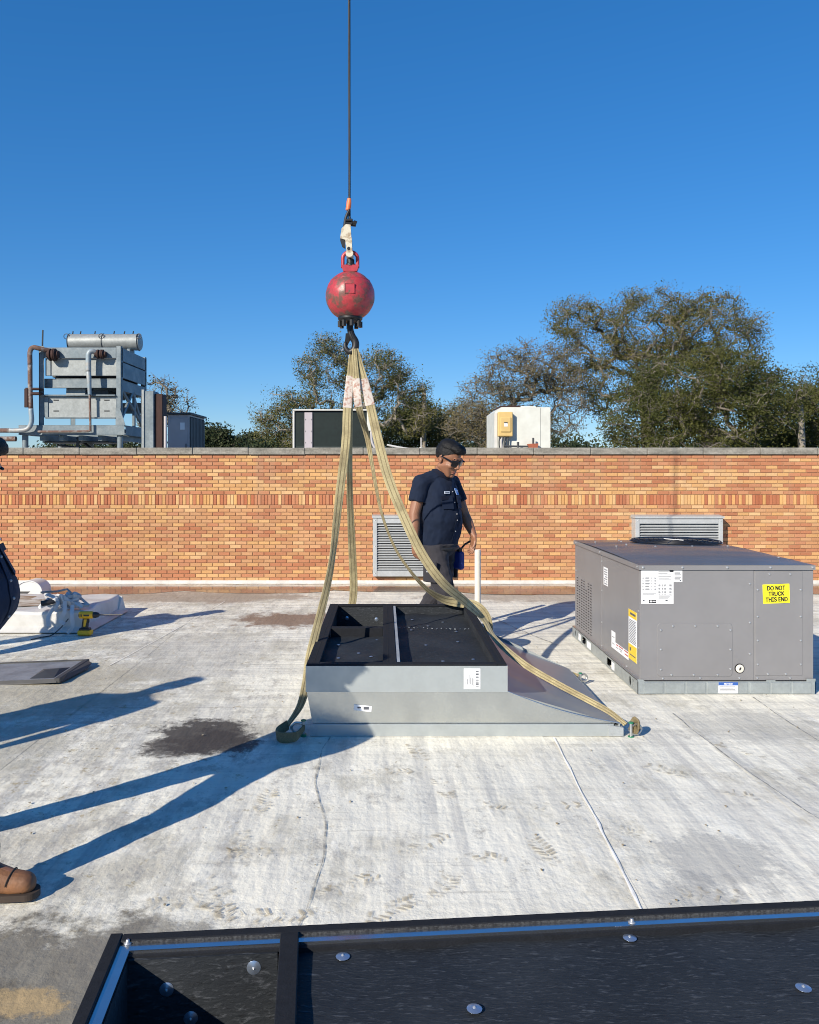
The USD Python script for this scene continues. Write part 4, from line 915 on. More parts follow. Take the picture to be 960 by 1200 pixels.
# ================================================================== SLINGS AND SHACKLES
def shackle(at, rotz, label, sc=1.0):
    x, y, z = at
    t = thing('shackle', label, 'shackle', at, group='shackles at the curb adapter corners')
    bow = [(-.018, 0, 0), (-.024, 0, .022), (-.022, 0, .045), (0, 0, .062), (.022, 0, .045), (.024, 0, .022), (.018, 0, 0)]
    def put(m): return rot(rot(xf(m, np.diag([sc, sc, sc, 1])), math.pi / 2, (0, 1, 0)), rotz, (0, 0, 1)).apply_translation(at)
    obj('bow', put(tube(catmull(bow, 5), .007, 8)), 'shackle_zinc', t, smooth=True)
    obj('pin', put(cyl((-.038, 0, 0), (.034, 0, 0), .0085, 10)), 'shackle_zinc', t)
    obj('pin_head', put(cyl((.032, 0, 0), (.046, 0, 0), .016, 10)), 'pin_green', t)
    obj('pin_nut', put(cyl((-.040, 0, 0), (-.034, 0, 0), .013, 8)), 'pin_green', t)
shackle((-.455, 4.585, .050), R(180), 'shackle with green pin at the front left corner of the curb adapter', 1.1)
shackle((1.395, 4.575, .040), R(20), 'shackle with green pin by the sloping front right corner', 1.1)
shackle((1.372, 5.66, .048), R(30), 'shackle with green pin halfway along the far right edge', 1.0)

def sling(pts, w, tw, label, sl=None, jit=0, seed=0, face=(0, -1, 0), loopend=None, mat='webbing'):
    t = thing('lifting_sling', label, 'sling', pts[0], group='yellow webbing slings from the crane hook')
    w = list(np.array(w) * .88)
    obj('webbing', ribbon(pts, w, .007, tw, 8, face, jit, seed), mat, t, smooth=40)
    for off in (-.22, .22):
        full = catmull(pts, 8); tq = np.gradient(full, axis=0); tq /= np.linalg.norm(tq, axis=1, keepdims=True)
        sd = np.cross(tq, np.broadcast_to(np.asarray(face, float), full.shape)); sd /= np.linalg.norm(sd, axis=1, keepdims=True) + 1e-9
        for q in range(1, len(sd)):
            if sd[q] @ sd[q - 1] < 0: sd[q] *= -1
        kk = np.linspace(0, 1, len(full)); wi = np.interp(kk, np.linspace(0, 1, len(pts)), w)[:, None]; ti = np.interp(kk, np.linspace(0, 1, len(pts)), np.broadcast_to(tw, (len(pts),)))[:, None]
        nq = np.cross(sd, tq); s2 = sd * np.cos(ti) + nq * np.sin(ti)
        obj('stitch_line', ribbon(full + s2 * wi * off, .005, .0085, list(ti[:, 0]), 1, face, 0), 'webbing_dirty', t)
    if sl is not None:
        a, b = sl
        full = catmull(pts, 8)[8 * a:8 * b + 1]; k = len(full)
        at = lambda q: list(np.interp(np.linspace(0, 1, k), [0, 1], [np.broadcast_to(q, (len(pts),))[a], np.broadcast_to(q, (len(pts),))[b]]))
        obj('label_sleeve', ribbon(full, [x + .005 for x in at(w)], .012, at(tw), 1, face, jit, seed), 'sleeve_white', t, smooth=40)
    if loopend is not None:
        obj('end_loop', ribbon(*loopend[0], **loopend[1]), 'webbing_dirty', t, smooth=40)
    return t
# front left: falls beside the curb, lies on the roof and doubles back to its shackle
FL = [(-.222, 5.59, 2.335), (-.232, 5.58, 2.150), (-.249, 5.5, 1.925), (-.258, 5.45, 1.681), (-.296, 5.4, 1.338), (-.338, 5.35, .946), (-.375, 5.30, .728), (-.432, 5.24, .49), (-.466, 5.10, .33), (-.476, 4.96, .20), (-.495, 4.80, .115), (-.55, 4.63, .050)]
sling(FL, [.035, .055, .062, .066, .066, .058, .062, .062, .062, .06, .06, .055], [.2, .1, .1, .1, .35, .75, .55, .3, .2, .3, .6, .9], 'sling hanging down the left side of the curb adapter, looped on the roof', (1, 2), jit=0, seed=1,
      loopend=(([(-.55, 4.63, .050), (-.595, 4.54, .036), (-.58, 4.475, .034), (-.535, 4.458, .034), (-.485, 4.475, .036), (-.465, 4.53, .045), (-.452, 4.58, .05)], [.055, .06, .06, .06, .055, .045, .035]), dict(thick=.012, n=6, face=(0, 0, 1), twist=1.45)))
RL = [(-.214, 5.62, 2.335), (-.226, 5.7, 2.155), (-.238, 5.8, 1.947), (-.253, 6.0, 1.697), (-.265, 6.3, 1.308), (-.258, 6.55, .886), (-.25, 6.7, .519), (-.28, 6.75, .333), (-.36, 6.74, .16), (-.44, 6.66, .06)]
sling(RL, [.03, .04, .045, .05, .056, .07, .074, .07, .06, .04], [.5, .7, .7, .6, .3, .1, 0, .1, .4, .8], 'sling running straight down behind the curb adapter', None, seed=2)
RR = [(-.204, 5.56, 2.335), (-.190, 5.54, 2.129), (-.172, 5.53, 1.936), (-.12, 5.7, 1.748), (-.079, 5.8, 1.508), (-.019, 5.95, 1.194), (.077, 6.1, .929), (.196, 6.2, .737), (.334, 6.35, .571), (.475, 6.47, .470), (.62, 6.52, .432), (.735, 6.50, .412), (.815, 6.50, .33), (.845, 6.55, .20), (.83, 6.66, .07), (.95, 6.52, .03), (1.2, 6.1, .03), (1.372, 5.72, .05)]
sling(RR, [.035, .050, .054, .050, .04, .034, .034, .038, .05, .075, .085, .085, .085, .08, .06, .05, .05, .035], [.1, .0, -.1, -.5, -.8, -.9, -.9, -.85, -.6, -.35, .4, .3, -.2, -.2, .4, 1.2, 1.3, .8], 'slack thin sling curling over the far right rim', (1, 2), seed=3)
FR = [(-.196, 5.57, 2.335), (-.140, 5.56, 2.129), (-.094, 5.54, 1.946), (-.040, 5.5, 1.711), (.029, 5.45, 1.451), (.131, 5.4, 1.196), (.253, 5.36, .946), (.391, 5.38, .756), (.560, 5.55, .600), (.700, 5.72, .455), (.765, 5.55, .345), (.893, 5.22, .262), (1.058, 5.02, .190), (1.213, 4.84, .135), (1.305, 4.70, .105), (1.372, 4.60, .062)]
sling(FR, [.045, .062, .068, .072, .074, .074, .072, .070, .068, .062, .058, .05, .045, .042, .04, .034], [.1, .1, .1, .1, .1, .15, .2, .3, .5, .9, .9, .5, .4, .5, .6, .6], 'main sling slanting across the worker to the sloping front corner', (1, 2), seed=4,
      loopend=(([(1.395, 4.60, .055), (1.415, 4.585, .045), (1.435, 4.575, .05), (1.44, 4.59, .075), (1.42, 4.60, .078), (1.405, 4.60, .06)], [.05, .06, .06, .06, .055, .05]), dict(thick=.014, n=5, face=(1, 0, 0), twist=.2)))

# ================================================================== LEFT SIDE OF THE ROOF
pp = thing('vent_pipe', 'slim white plastic pipe standing up from the roof behind the curb adapter', 'pipe', (.916, 7.913, 0))
obj('pipe', lathe([(.026, 0), (.030, 0), (.030, .716), (.029, .719), (.025, .719), (.025, .0)], 20, (.916, 7.913, .0)), 'pvc_white', pp, smooth=30)
obj('pipe_boot', lathe([(.031, .09), (.036, .09), (.040, .02), (.10, .006), (.10, .0)], 20, (.916, 7.913, .004)), 'membrane_white', pp, smooth=30)

wc = thing('wrapped_curb', 'low roof curb wrapped in white membrane with a dirty top', 'roof curb', (-3.6, 8.0, 0))
S8 = lambda p, r: m3.Manifold.sphere(r, 12).translate(tuple(map(float, p)))
def soft_box(x0, x1, y0, y1, z0, z1, r, edge, amp, seed):
    m = m3.Manifold.batch_hull([S8((a, b, c), r) for a in (x0 + r, x1 - r) for b in (y0 + r, y1 - r) for c in (z0 + r, z1 - r)]).refine_to_length(edge)
    v, f, _ = meshkit.arrays(m)
    v = v + (np.stack([meshkit.fbm(v * 3.5 + 9.1 * k, 3, seed + k) for k in range(3)], -1) - .5) * amp
    return trimesh.Trimesh(v, f, process=False)
obj('wrap', soft_box(-5.6, -2.76, 7.46, 8.50, -.05, .198, .028, .06, .045, 3), 'membrane_white', wc, smooth=True)
obj('wrap_skirt', hull([(-5.6, 7.40, .012), (-2.70, 7.40, .012), (-5.6, 7.47, .06), (-2.77, 7.47, .06), (-2.69, 8.54, .012), (-2.77, 8.5, .06), (-5.6, 8.5, .06), (-5.6, 8.54, .012)]), 'membrane_white', wc)
obj('top_dirt', blob_outline(-4.0, 7.97, .98, .36, 50, .2, 8, .2055), 'curb_dirt', wc)
obj('corner_pleat', hull([(-2.80, 8.44, .19), (-2.735, 8.47, .18), (-2.715, 8.53, .02), (-2.77, 8.55, .02), (-2.75, 8.40, .03)]), 'membrane_white', wc)

dv = thing('roof_vent_hood', 'small white round topped vent hood standing near the brick wall', 'vent hood', (-4.12, 9.45, 0))
a_ = np.linspace(0, math.pi, 17)
arch = [(-4.12 + .155 * math.cos(a), .075 + .13 * math.sin(a)) for a in a_]
obj('hood', hull([(x, y, z) for x, z in arch + [(-4.275, .006), (-3.965, .006)] for y in (9.40, 9.66)]), 'dome_white', dv, smooth=30)
obj('hood_rim', tube([(x, 9.398, z) for x, z in arch], .008, 6), 'dome_white', dv, smooth=True)
obj('mouth', hull([(-4.275, 9.398, .05), (-4.14, 9.398, .055), (-4.10, 9.398, .085), (-4.17, 9.398, .075), (-4.27, 9.398, .085), (-4.2, 9.405, .06)]), 'pan_dark', dv)

# tangle of white strips with a black nozzle on the wrapped curb's corner
tg = thing('membrane_offcuts', 'tangled white membrane strips heaped on the wrapped curb corner', 'offcuts', (-2.95, 7.55, .2))
r2 = np.random.default_rng(21)
for k in range(15):
    c = np.array([-2.95 + r2.uniform(-.10, .10), 7.52 + r2.uniform(-.05, .08), .24])
    n = 6; a0 = r2.uniform(0, 6.28); pts = []
    for i in range(n):
        a = a0 + i * r2.uniform(.6, 1.2); rr = r2.uniform(.04, .15)
        pts.append(c + [rr * math.cos(a) * 1.1, rr * math.sin(a) * .55, r2.uniform(-.03, .09) + (.03 if 1 < i < 4 else 0)])
    obj('strip', ribbon(pts, r2.uniform(.018, .034), .004, r2.uniform(-1, 1), 6, (0, -1, .2)), 'membrane_strip', tg, smooth=40)
for k, pts in enumerate([[(-2.86, 7.44, .26), (-2.84, 7.38, .18), (-2.83, 7.36, .07), (-2.87, 7.34, .02)], [(-3.03, 7.44, .24), (-3.06, 7.39, .16), (-3.05, 7.37, .08)], [(-2.92, 7.42, .30), (-2.91, 7.38, .20), (-2.94, 7.37, .13), (-2.90, 7.36, .10)]]):
    obj('strip', ribbon(pts, .034, .004, .3, 6, (0, -1, 0)), 'membrane_strip', tg, smooth=40)
obj('nozzle', tube([(-3.14, 7.42, .275), (-3.07, 7.45, .285), (-3.03, 7.47, .29)], [.026, .026, .018], 10), 'drill_black', tg, smooth=30)
obj('wand', tube([(-3.16, 7.46, .37), (-3.02, 7.5, .375), (-2.93, 7.5, .395), (-2.88, 7.47, .36)], .010, 7), 'pan_grey', tg, smooth=True)
obj('cord', tube(catmull([(-2.88, 7.40, .14), (-2.93, 7.36, .07), (-2.99, 7.30, .012), (-3.05, 7.22, .009), (-3.10, 7.12, .009)], 6), .005, 5), 'drill_black', tg, smooth=True)

# cordless drill standing on its battery
dx, dy = -2.70, 7.33
dr = thing('cordless_drill', 'yellow and black cordless drill standing on its battery', 'drill', (dx, dy, 0))
obj('battery', box(dx - .062, dx + .060, dy - .036, dy + .036, .008, .052, .008), 'drill_yellow', dr)
obj('battery_cap', box(dx - .05, dx + .045, dy - .030, dy + .030, .050, .072, .006), 'drill_black', dr)
obj('handle', hull([(dx + a, dy + b, z) for b in (-.017, .017) for a, z in ((-.030, .068), (.022, .068), (.030, .155), (-.020, .155))]), 'drill_black', dr)
obj('handle_panel', hull([(dx + a, dy + b, z) for b in (-.0195, .0195) for a, z in ((-.012, .085), (.006, .085), (.020, .150), (-.006, .150))]), 'drill_yellow', dr)
obj('motor_housing', hull([(dx + a, dy + r_ * math.cos(t), .188 + r_ * math.sin(t)) for t in np.arange(12) * math.pi / 6 for a, r_ in ((-.055, .026), (-.045, .034), (.060, .034), (.072, .028))]), 'drill_yellow', dr)
obj('vent_band', cat_([box(dx - .05 + k * .012, dx - .044 + k * .012, dy - .036, dy + .036, .178, .198) for k in range(3)]), 'drill_black', dr)
obj('side_print', box(dx - .005, dx + .045, dy - .0360, dy - .0335, .182, .196), 'drill_black', dr)
obj('chuck', rot(lathe([(0, 0), (.026, 0), (.028, .02), (.022, .045), (.012, .055), (0, .055)], 14), math.pi / 2, (0, 1, 0)).apply_translation((dx + .071, dy, .188)), 'drill_black', dr, smooth=30)
obj('bit', cyl((dx + .12, dy, .188), (dx + .34, dy - .01, .192), .006, 8), 'dark_steel', dr)
obj('trigger', box(dx + .020, dx + .036, dy - .010, dy + .010, .118, .150, .004), 'drill_black', dr)

# flattened sheet metal pan
px_ = thing('metal_pan', 'flattened grey sheet metal pan lying near the left worker', 'metal sheet', (-2.9, 5.9, 0))
def tilt(m): return rot(xf(m, np.diag([1, 1, .62, 1])), R(-2.2), (0, 1, 0), (-2.27, 5.9, .05))
obj('sheet', tilt(box(-4.0, -2.30, 5.68, 6.22, .055, .062)), 'pan_grey', px_)
obj('near_flange', tilt(hull([(-4.0, 5.66, .012), (-2.29, 5.66, .03), (-4.0, 5.68, .064), (-2.29, 5.68, .068), (-4.0, 5.685, .012), (-2.29, 5.685, .03)])), 'pan_dark', px_)
obj('far_flange', tilt(box(-4.0, -2.29, 6.22, 6.24, .02, .075)), 'pan_dark', px_)
obj('end_flange', tilt(box(-2.31, -2.265, 5.67, 6.24, .02, .078, .006)), 'pan_dark', px_)
obj('bent_tab', tilt(hull([(-2.50, 5.72, .064), (-2.33, 5.72, .064), (-2.52, 6.0, .064), (-2.33, 6.02, .064), (-2.45, 5.85, .105), (-2.36, 5.9, .10)])), 'pan_dark', px_)
obj('crumpled_end', tilt(hull([(-2.265, 5.70, .02), (-2.265, 6.2, .02), (-2.265, 6.2, .07), (-2.265, 5.8, .07), (-2.215, 6.05, .03), (-2.215, 6.15, .06)])), 'pan_dark', px_)

# ================================================================== PEOPLE
def sph(p, r, n=20): return m3.Manifold.sphere(float(r), n).translate(tuple(map(float, p)))
def ell(p, r, n=28, ry=0.0): return m3.Manifold.sphere(1.0, n).scale(tuple(map(float, r))).rotate((0, float(ry), 0)).translate(tuple(map(float, p)))
def bone(a, b, ra, rb, n=18): return m3.Manifold.batch_hull([sph(a, ra, n), sph(b, rb, n)])
def union(ms): return m3.Manifold.batch_boolean(list(ms), m3.OpType.Add)
def smooth_mesh(m, edge, it=8, lam=.5):
    m = m.refine_to_length(edge)
    v, f, _ = meshkit.arrays(m)
    t = trimesh.Trimesh(v, f, process=True)
    if it: trimesh.smoothing.filter_taubin(t, lamb=lam, nu=lam + .03, iterations=it)
    return t
def wrinkle(t, amp, scale, seed, stretch=(1, 1, 1)):
    n = t.vertex_normals
    k = meshkit.fbm(t.vertices * scale * np.array(stretch), 4, seed) - .5
    k2 = np.abs(meshkit.fbm(t.vertices * scale * .6 * np.array(stretch) + 3.3, 3, seed + 9) - .5) * 2
    t = t.copy(); t.vertices = t.vertices + n * ((k * amp * 2) - k2 * amp * .8)[:, None]; return t
unit = lambda v: np.asarray(v, float) / (np.linalg.norm(v) + 1e-12)
def hand(wrist, d, nrm, thumb, curl=.5, L=.185):
    """Palm and five separate fingers. d: towards the fingers, nrm: out of the palm's inner side, thumb: towards the thumb."""
    w, d, nrm, th = np.array(wrist, float), unit(d), unit(nrm), unit(thumb)
    out = [m3.Manifold.batch_hull([sph(w + d * .01 + th * s * .020, .019, 12) for s in (-1, 1)] + [sph(w + d * .088 + th * s * .030, .013, 12) for s in (-1, 1)])]
    for k, (o, ln) in enumerate(((.030, .072), (.010, .080), (-.010, .075), (-.029, .060))):
        p = w + d * .090 + th * o; a = curl * (.45 + .12 * k)
        dirn = unit(d + th * o * 1.2)
        for j, (fr, r0, r1) in enumerate(((.45, .0098, .0092), (.31, .0092, .0085), (.24, .0085, .0074))):
            a_j = a * (j + .7)
            q = p + (dirn * math.cos(a_j) + nrm * math.sin(a_j)) * ln * fr
            out.append(bone(p, q, r0, r1, 10)); p = q
    p = w + d * .025 + th * .026; q = p + unit(d * .7 + th * .75 + nrm * .25) * .042; s = q + unit(d * .95 + th * .2 + nrm * .35) * .034; e = s + unit(d * .9 + nrm * .5 - th * .05) * .026
    out += [bone(p, q, .016, .0125, 10), bone(q, s, .0122, .0105, 10), bone(s, e, .0105, .0085, 10)]
    return out
def head_parts(c, pitch, hs=1.0):
    """Head solids around the head's centre c (face towards +x), bent forward by pitch degrees."""
    def tf(m): return m.scale((hs, hs, hs)).rotate((0, float(pitch), 0)).translate(tuple(map(float, c)))
    sk = [ell((-.012, 0, .030), (.100, .079, .092)), ell((.032, 0, -.030), (.066, .064, .088)),
          m3.Manifold.batch_hull([sph((-.01, s * .050, -.062), .022) for s in (-1, 1)] + [sph((.066, s * .020, -.100), .020) for s in (-1, 1)] + [sph((.05, s * .045, -.03), .024) for s in (-1, 1)]),
          bone((.088, 0, .014), (.112, 0, -.026), .009, .0135, 12), ell((.102, .013, -.032), (.011, .009, .008)), ell((.102, -.013, -.032), (.011, .009, .008)),
          bone((.086, -.030, .030), (.086, .030, .030), .013, .013), ell((.062, .036, -.028), (.030, .026, .026)), ell((.062, -.036, -.028), (.030, .026, .026)),
          ell((.085, 0, -.066), (.014, .026, .0085)), ell((.083, 0, -.079), (.013, .023, .009)), ell((.080, 0, -.104), (.016, .02, .014))]
    ears = [m3.Manifold.batch_hull([ell((-.006, s * .079, .006), (.018, .008, .022)), ell((-.002, s * .077, -.024), (.010, .007, .014))]) - ell((-.002, s * .089, .002), (.010, .008, .015)) for s in (-1, 1)]
    return tf, sk + ears
def put_person(mesh, yaw, at):
    return rot(mesh, yaw, (0, 0, 1)).apply_translation(at)

def build_person(name, label, at, yaw, J, hair=True, glasses=True, cap=False, boots='boot_leather', extras=None, cat='person', group=None, pants='charcoal_cloth', shirt='navy_cloth', pants_light=False):
    t = thing(name, label, cat, at, group)
    P_ = lambda m: put_person(m, yaw, at)
    hc, pitch = J['head'], J['pitch']
    tf, hp = head_parts(hc, pitch, J.get('hs', 1.0)); hp = [tf(m) for m in hp]
    nb, nt = np.array(J['neck']), np.array(hc) + [-.02, 0, -.05]
    body = [bone(nb, nt, .066, .060)] + hp
    hips, belly, chest = J['hips'], J['belly'], J['chest']
    torso = [ell(hips[0], hips[1]), ell(belly[0], belly[1]), ell(chest[0], chest[1]), bone(J['rs'], nb, .070, .062), bone(J['ls'], nb, .070, .062), m3.Manifold.batch_hull([ell(chest[0], np.array(chest[1]) * .98), ell(belly[0], np.array(belly[1]) * .98)]), m3.Manifold.batch_hull([ell(hips[0], np.array(hips[1]) * .98), ell(belly[0], np.array(belly[1]) * .98)])]
    arms = []
    for s in 'rl':
        sh, el, wr_ = J[s + 's'], J[s + 'e'], J[s + 'w']
        arms += [bone(sh, el, .062, .047), bone(el, np.array(el) * .6 + np.array(wr_) * .4, .047, .046), bone(np.array(el) * .6 + np.array(wr_) * .4, wr_, .046, .029)]
        hd = J[s + 'h']; arms += hand(wr_, hd[0], hd[1], hd[2], hd[3])
    legs = []
    for s in 'rl':
        legs += [bone(J[s + 'hip'], J[s + 'k'], .098, .062), bone(J[s + 'k'], J[s + 'a'], .060, .042), bone(J[s + 'a'], np.array(J[s + 'a']) + [.13, 0, -.04], .042, .034)]
    obj('body', P_(smooth_mesh(union(body + torso + arms + legs), .013, 6)), 'skin', t, smooth=True)
    # shirt: torso a little fuller, open sleeves cut across the upper arm
    G = J.get('grow', .014)
    sh_ = [ell(belly[0], np.array(belly[1]) + G), ell(chest[0], np.array(chest[1]) + G), ell(hips[0], np.array(hips[1]) + .006), bone(J['rs'], nb + [0, 0, -.01], .078, .080), bone(J['ls'], nb + [0, 0, -.01], .078, .080),
           m3.Manifold.batch_hull([ell(chest[0], np.array(chest[1]) + G), ell(belly[0], np.array(belly[1]) + G)]), m3.Manifold.batch_hull([ell(hips[0], np.array(hips[1]) + .006), ell(belly[0], np.array(belly[1]) + G)])]
    sl = J.get('sleeve', .62)
    for s in 'rl':
        a, b = np.array(J[s + 's'], float), np.array(J[s + 'e'], float)
        e = a + (b - a) * (sl + .15); ax = unit(b - a)
        slv = bone(a, e, .080, .077, 24)
        cutp = a + (b - a) * sl
        sh_.append(slv.trim_by_plane(tuple(map(float, -ax)), float(-(ax @ cutp))))
    sm = union(sh_).trim_by_plane((0, 0, 1), J['hem'])
    sm = sm - bone(nb + np.array([0, 0, .035]), nt, .058, .058)
    st = wrinkle(wrinkle(smooth_mesh(sm, .013, 18), .018, 7, 5, (1, 1, .7)), .008, 17, 25, (1.2, 1.2, .55))
    shirt_o = obj('shirt', P_(st), shirt, t, smooth=True)
    # collar: a folded band round the neck
    th = np.linspace(-2.75, 2.75, 23); col = []
    cdir = unit(nt - nb)
    rings = []
    for a in th:
        rad = np.array([math.cos(a), math.sin(a), 0]); fr = max(0, math.cos(a))
        base_ = nb + np.array([.004, 0, .006 - .030 * fr]); 
        hi = base_ + rad * .073 + cdir * .050 + [0, 0, .016 * (1 - fr)]; lo = base_ + rad * (.094 + .020 * fr ** 8) + cdir * (.006 - .035 * fr ** 6)
        mid = base_ + rad * .092 + cdir * .046 + [0, 0, .014 * (1 - fr)]
        rings.append((hi, mid, lo, lo - rad * .006))
    vv = np.array(rings).reshape(-1, 3); ff = []
    for i in range(len(th) - 1):
        for j in range(4):
            q = (i * 4 + j, i * 4 + (j + 1) % 4, (i + 1) * 4 + (j + 1) % 4, (i + 1) * 4 + j); ff += [(q[0], q[1], q[2]), (q[0], q[2], q[3])]
    obj('collar', P_(trimesh.Trimesh(vv, ff, process=False)), 'navy_dark', shirt_o, smooth=50)
    def on_front(lat, zz, mesh=st):
        """The shirt's frontmost point at a sideways offset and height."""
        d = np.hypot(mesh.vertices[:, 1] - lat, mesh.vertices[:, 2] - zz); c = np.where(d < .035)[0]
        c = c[np.argsort(-mesh.vertices[c, 0])[:4]]
        return mesh.vertices[c].mean(0), unit(mesh.vertex_normals[c].mean(0))
    def plate(lat, zz, w, h, mat, nm, lift=.004, th_=.002, ends=0.0, parent=shirt_o):
        p, n = on_front(lat, zz); s = unit(np.cross([0, 0, 1.0], n)); u_ = np.cross(n, s)
        obj(nm, P_(hull([p + n * (lift + k * th_) + s * (sx * w / 2) * (1 - ends * (sz > 0)) + u_ * sz * h / 2 for sx in (-1, 1) for sz in (-1, 1) for k in (0, 1)])), mat, parent)
    # placket and buttons
    zs = np.linspace(J['hem'] + .04, J['neck'][2] - .06, 12)
    pl = [on_front(0, z)[0] + on_front(0, z)[1] * .003 for z in zs]
    obj('placket', P_(ribbon(pl, .030, .004, 0, 3, (1, 0, 0))), 'navy_cloth', shirt_o, smooth=40)
    for z in zs[2::2]:
        p, n = on_front(0, z); obj('button', P_(mov(trimesh.creation.icosphere(1, .006), p + n * .006)), 'stitch_grey', shirt_o, smooth=True)
    for s, w in ((-1, 1), (1, 1)):
        plate(s * .098, J['patchz'] - .085, .105, .11, 'navy_cloth', 'pocket', .003, .004)
        plate(s * .098, J['patchz'] - .040, .110, .030, 'navy_dark', 'pocket_flap', .006, .004)
    plate(-.092, J['patchz'], .062, .022, 'patch_white', 'name_patch', .005, .003)
    plate(-.092, J['patchz'], .044, .006, 'print_grey', 'name_stitching', .0084, .001)
    plate(.094, J['patchz'] + .012, .085, .062, 'patch_blue', 'emblem_patch', .005, .003, .12)
    plate(.094, J['patchz'] + .020, .055, .012, 'patch_white', 'emblem_mark', .0084, .001)
    plate(.094, J['patchz'] - .004, .040, .008, 'print_blue', 'emblem_mark', .0084, .001)
    # trousers
    tr = [ell(hips[0], np.array(hips[1]) + .010), ]
    for s in 'rl':
        hp_, k_, a_k = map(lambda q: np.array(J[q], float), (s + 'hip', s + 'k', s + 'a'))
        tr += [bone(hp_, k_, .122, .090), bone(k_, a_k + (k_ - a_k) * .12, .089, .074), bone(hp_, (hp_ + np.array(hips[0])) / 2 + [0, 0, .02], .12, .12)]
    tm = union(tr)
    tm = tm.trim_by_plane((0, 0, -1), -(J['hem'] + .05)).trim_by_plane((0, 0, 1), J.get('cuff', .07))
    tt = wrinkle(wrinkle(smooth_mesh(tm, .016, 8), .018, 6.5, 15, (1, 1, .8)), .009, 15, 35, (.8, .8, 1.6))
    tro = obj('trousers', P_(tt), pants, t, smooth=True)
    belt_z = J['hem'] + .03
    if pants_light:
        for s in 'rl':
            k_ = np.array(J[s + 'k'], float); hp_ = np.array(J[s + 'hip'], float); sd = -1 if s == 'r' else 1
            q = hp_ * .45 + k_ * .55 + [.0, sd * .112, 0]
            obj('cargo_pocket', P_(mov(box(-.075, .075, -.012, .012, -.095, .085, .008), q)), pants, tro)
            obj('pocket_stitch', P_(cat_(mov(box(-.02, .03, -.003, .003, -.004, .004), q + [.01, sd * .014, .07]), mov(box(.025, .034, -.003, .003, -.03, .02), q + [0, sd * .014, .055]), mov(box(-.03, -.01, -.003, .003, -.03, -.02), q + [0, sd * .014, .02]))), 'stitch_grey', tro)
            obj('knee_stitch', P_(cat_(mov(box(-.004, .004, -.03, .03, -.006, .006), k_ + [.096, 0, .03]), mov(box(-.004, .004, -.01, .012, -.006, .006), k_ + [.094, -.03, -.05]))), 'stitch_grey', tro)
    # boots
    for s in 'rl':
        a_k = np.array(J[s + 'a'], float); f = J.get(s + 'foot', 0.0)
        up_ = [sph(a_k + [-.015, 0, .03], .056), sph(a_k + [-.02, 0, .09], .054), sph(a_k + [-.045, 0, -.035], .044), sph(a_k + [.03, 0, -.02], .050), sph(a_k + [.10, .0, -.040], .044), sph(a_k + [.155, .0, -.046], .040)]
        b = union([m3.Manifold.batch_hull([up_[0], up_[1]]), m3.Manifold.batch_hull([up_[0], up_[2], up_[3]]), m3.Manifold.batch_hull([up_[3], up_[4]]), m3.Manifold.batch_hull([up_[4], up_[5]])]).rotate((0, 0, 0))
        zf = a_k[2] - .088
        b = b.trim_by_plane((0, 0, 1), float(zf + .020))
        bo = obj('boot', P_(smooth_mesh(b, .014, 4)), boots, t, smooth=True)
        sole = m3.CrossSection.batch_hull([m3.CrossSection.circle(.047, 32).translate((float(a_k[0] - .045), float(a_k[1]))), m3.CrossSection.circle(.0495, 32).translate((float(a_k[0] + .09), float(a_k[1]))), m3.CrossSection.circle(.043, 32).translate((float(a_k[0] + .165), float(a_k[1])))]).extrude(.022).translate((0, 0, float(zf - .002)))
        obj('sole', P_(cat_(sole)), 'boot_sole', bo)
        obj('toe_seam', P_(tube([a_k + [.105 + .012 * math.cos(q), .047 * math.sin(q), -.048 + .050 * math.cos(q) ** .7 if math.cos(q) > 0 else -.05] for q in np.linspace(-1.45, 1.45, 15)], .0022, 5)), 'boot_sole', bo, smooth=True)
        obj('laces', P_(cat_([tube([a_k + [.03 + .022 * i, -.026, .022 - .018 * i], a_k + [.035 + .022 * i, 0, .034 - .018 * i], a_k + [.03 + .022 * i, .026, .022 - .018 * i]], .004, 5) for i in range(4)])), 'boot_sole', bo, smooth=True)
    mt = lambda m: cat_(tf(m)) if isinstance(m, m3.Manifold) else None
    if hair:
        hm = ell((-.016, 0, .036), (.107, .0855, .094)).trim_by_plane((-.568, 0, .823), .0165)
        hm = hm + ell((-.018, 0, .088), (.088, .078, .052)) + ell((.050, 0, .100), (.060, .066, .036)) + ell((.082, 0, .092), (.030, .056, .026)) + m3.Manifold.batch_hull([sph((.0, s_ * .081, .03), .006, 8) for s_ in (-1, 1)] + [sph((.004, s_ * .081, .0), .004, 8) for s_ in (-1, 1)])
        hm2 = smooth_mesh(tf(hm), .008, 4)
        obj('hair', P_(wrinkle(hm2, .0035, 90, 4)), 'hair_black', t, smooth=True)
    for s in (-1, 1):
        obj('eye', P_(smooth_mesh(tf(sph((.078, s * .031, .008), .0125)), .006, 0)), 'eye_white', t, smooth=True)
        obj('eyebrow', P_(smooth_mesh(tf(m3.Manifold.batch_hull([sph((.099, s * .014, .033), .0045, 8), sph((.088, s * .046, .034), .0038, 8)])), .01, 0)), 'hair_black', t, smooth=True)
    obj('lips', P_(smooth_mesh(tf(union([ell((.0935, 0, -.0665), (.008, .021, .0055)), ell((.092, 0, -.0775), (.008, .018, .006))])), .005, 2)), 'lip', t, smooth=True)
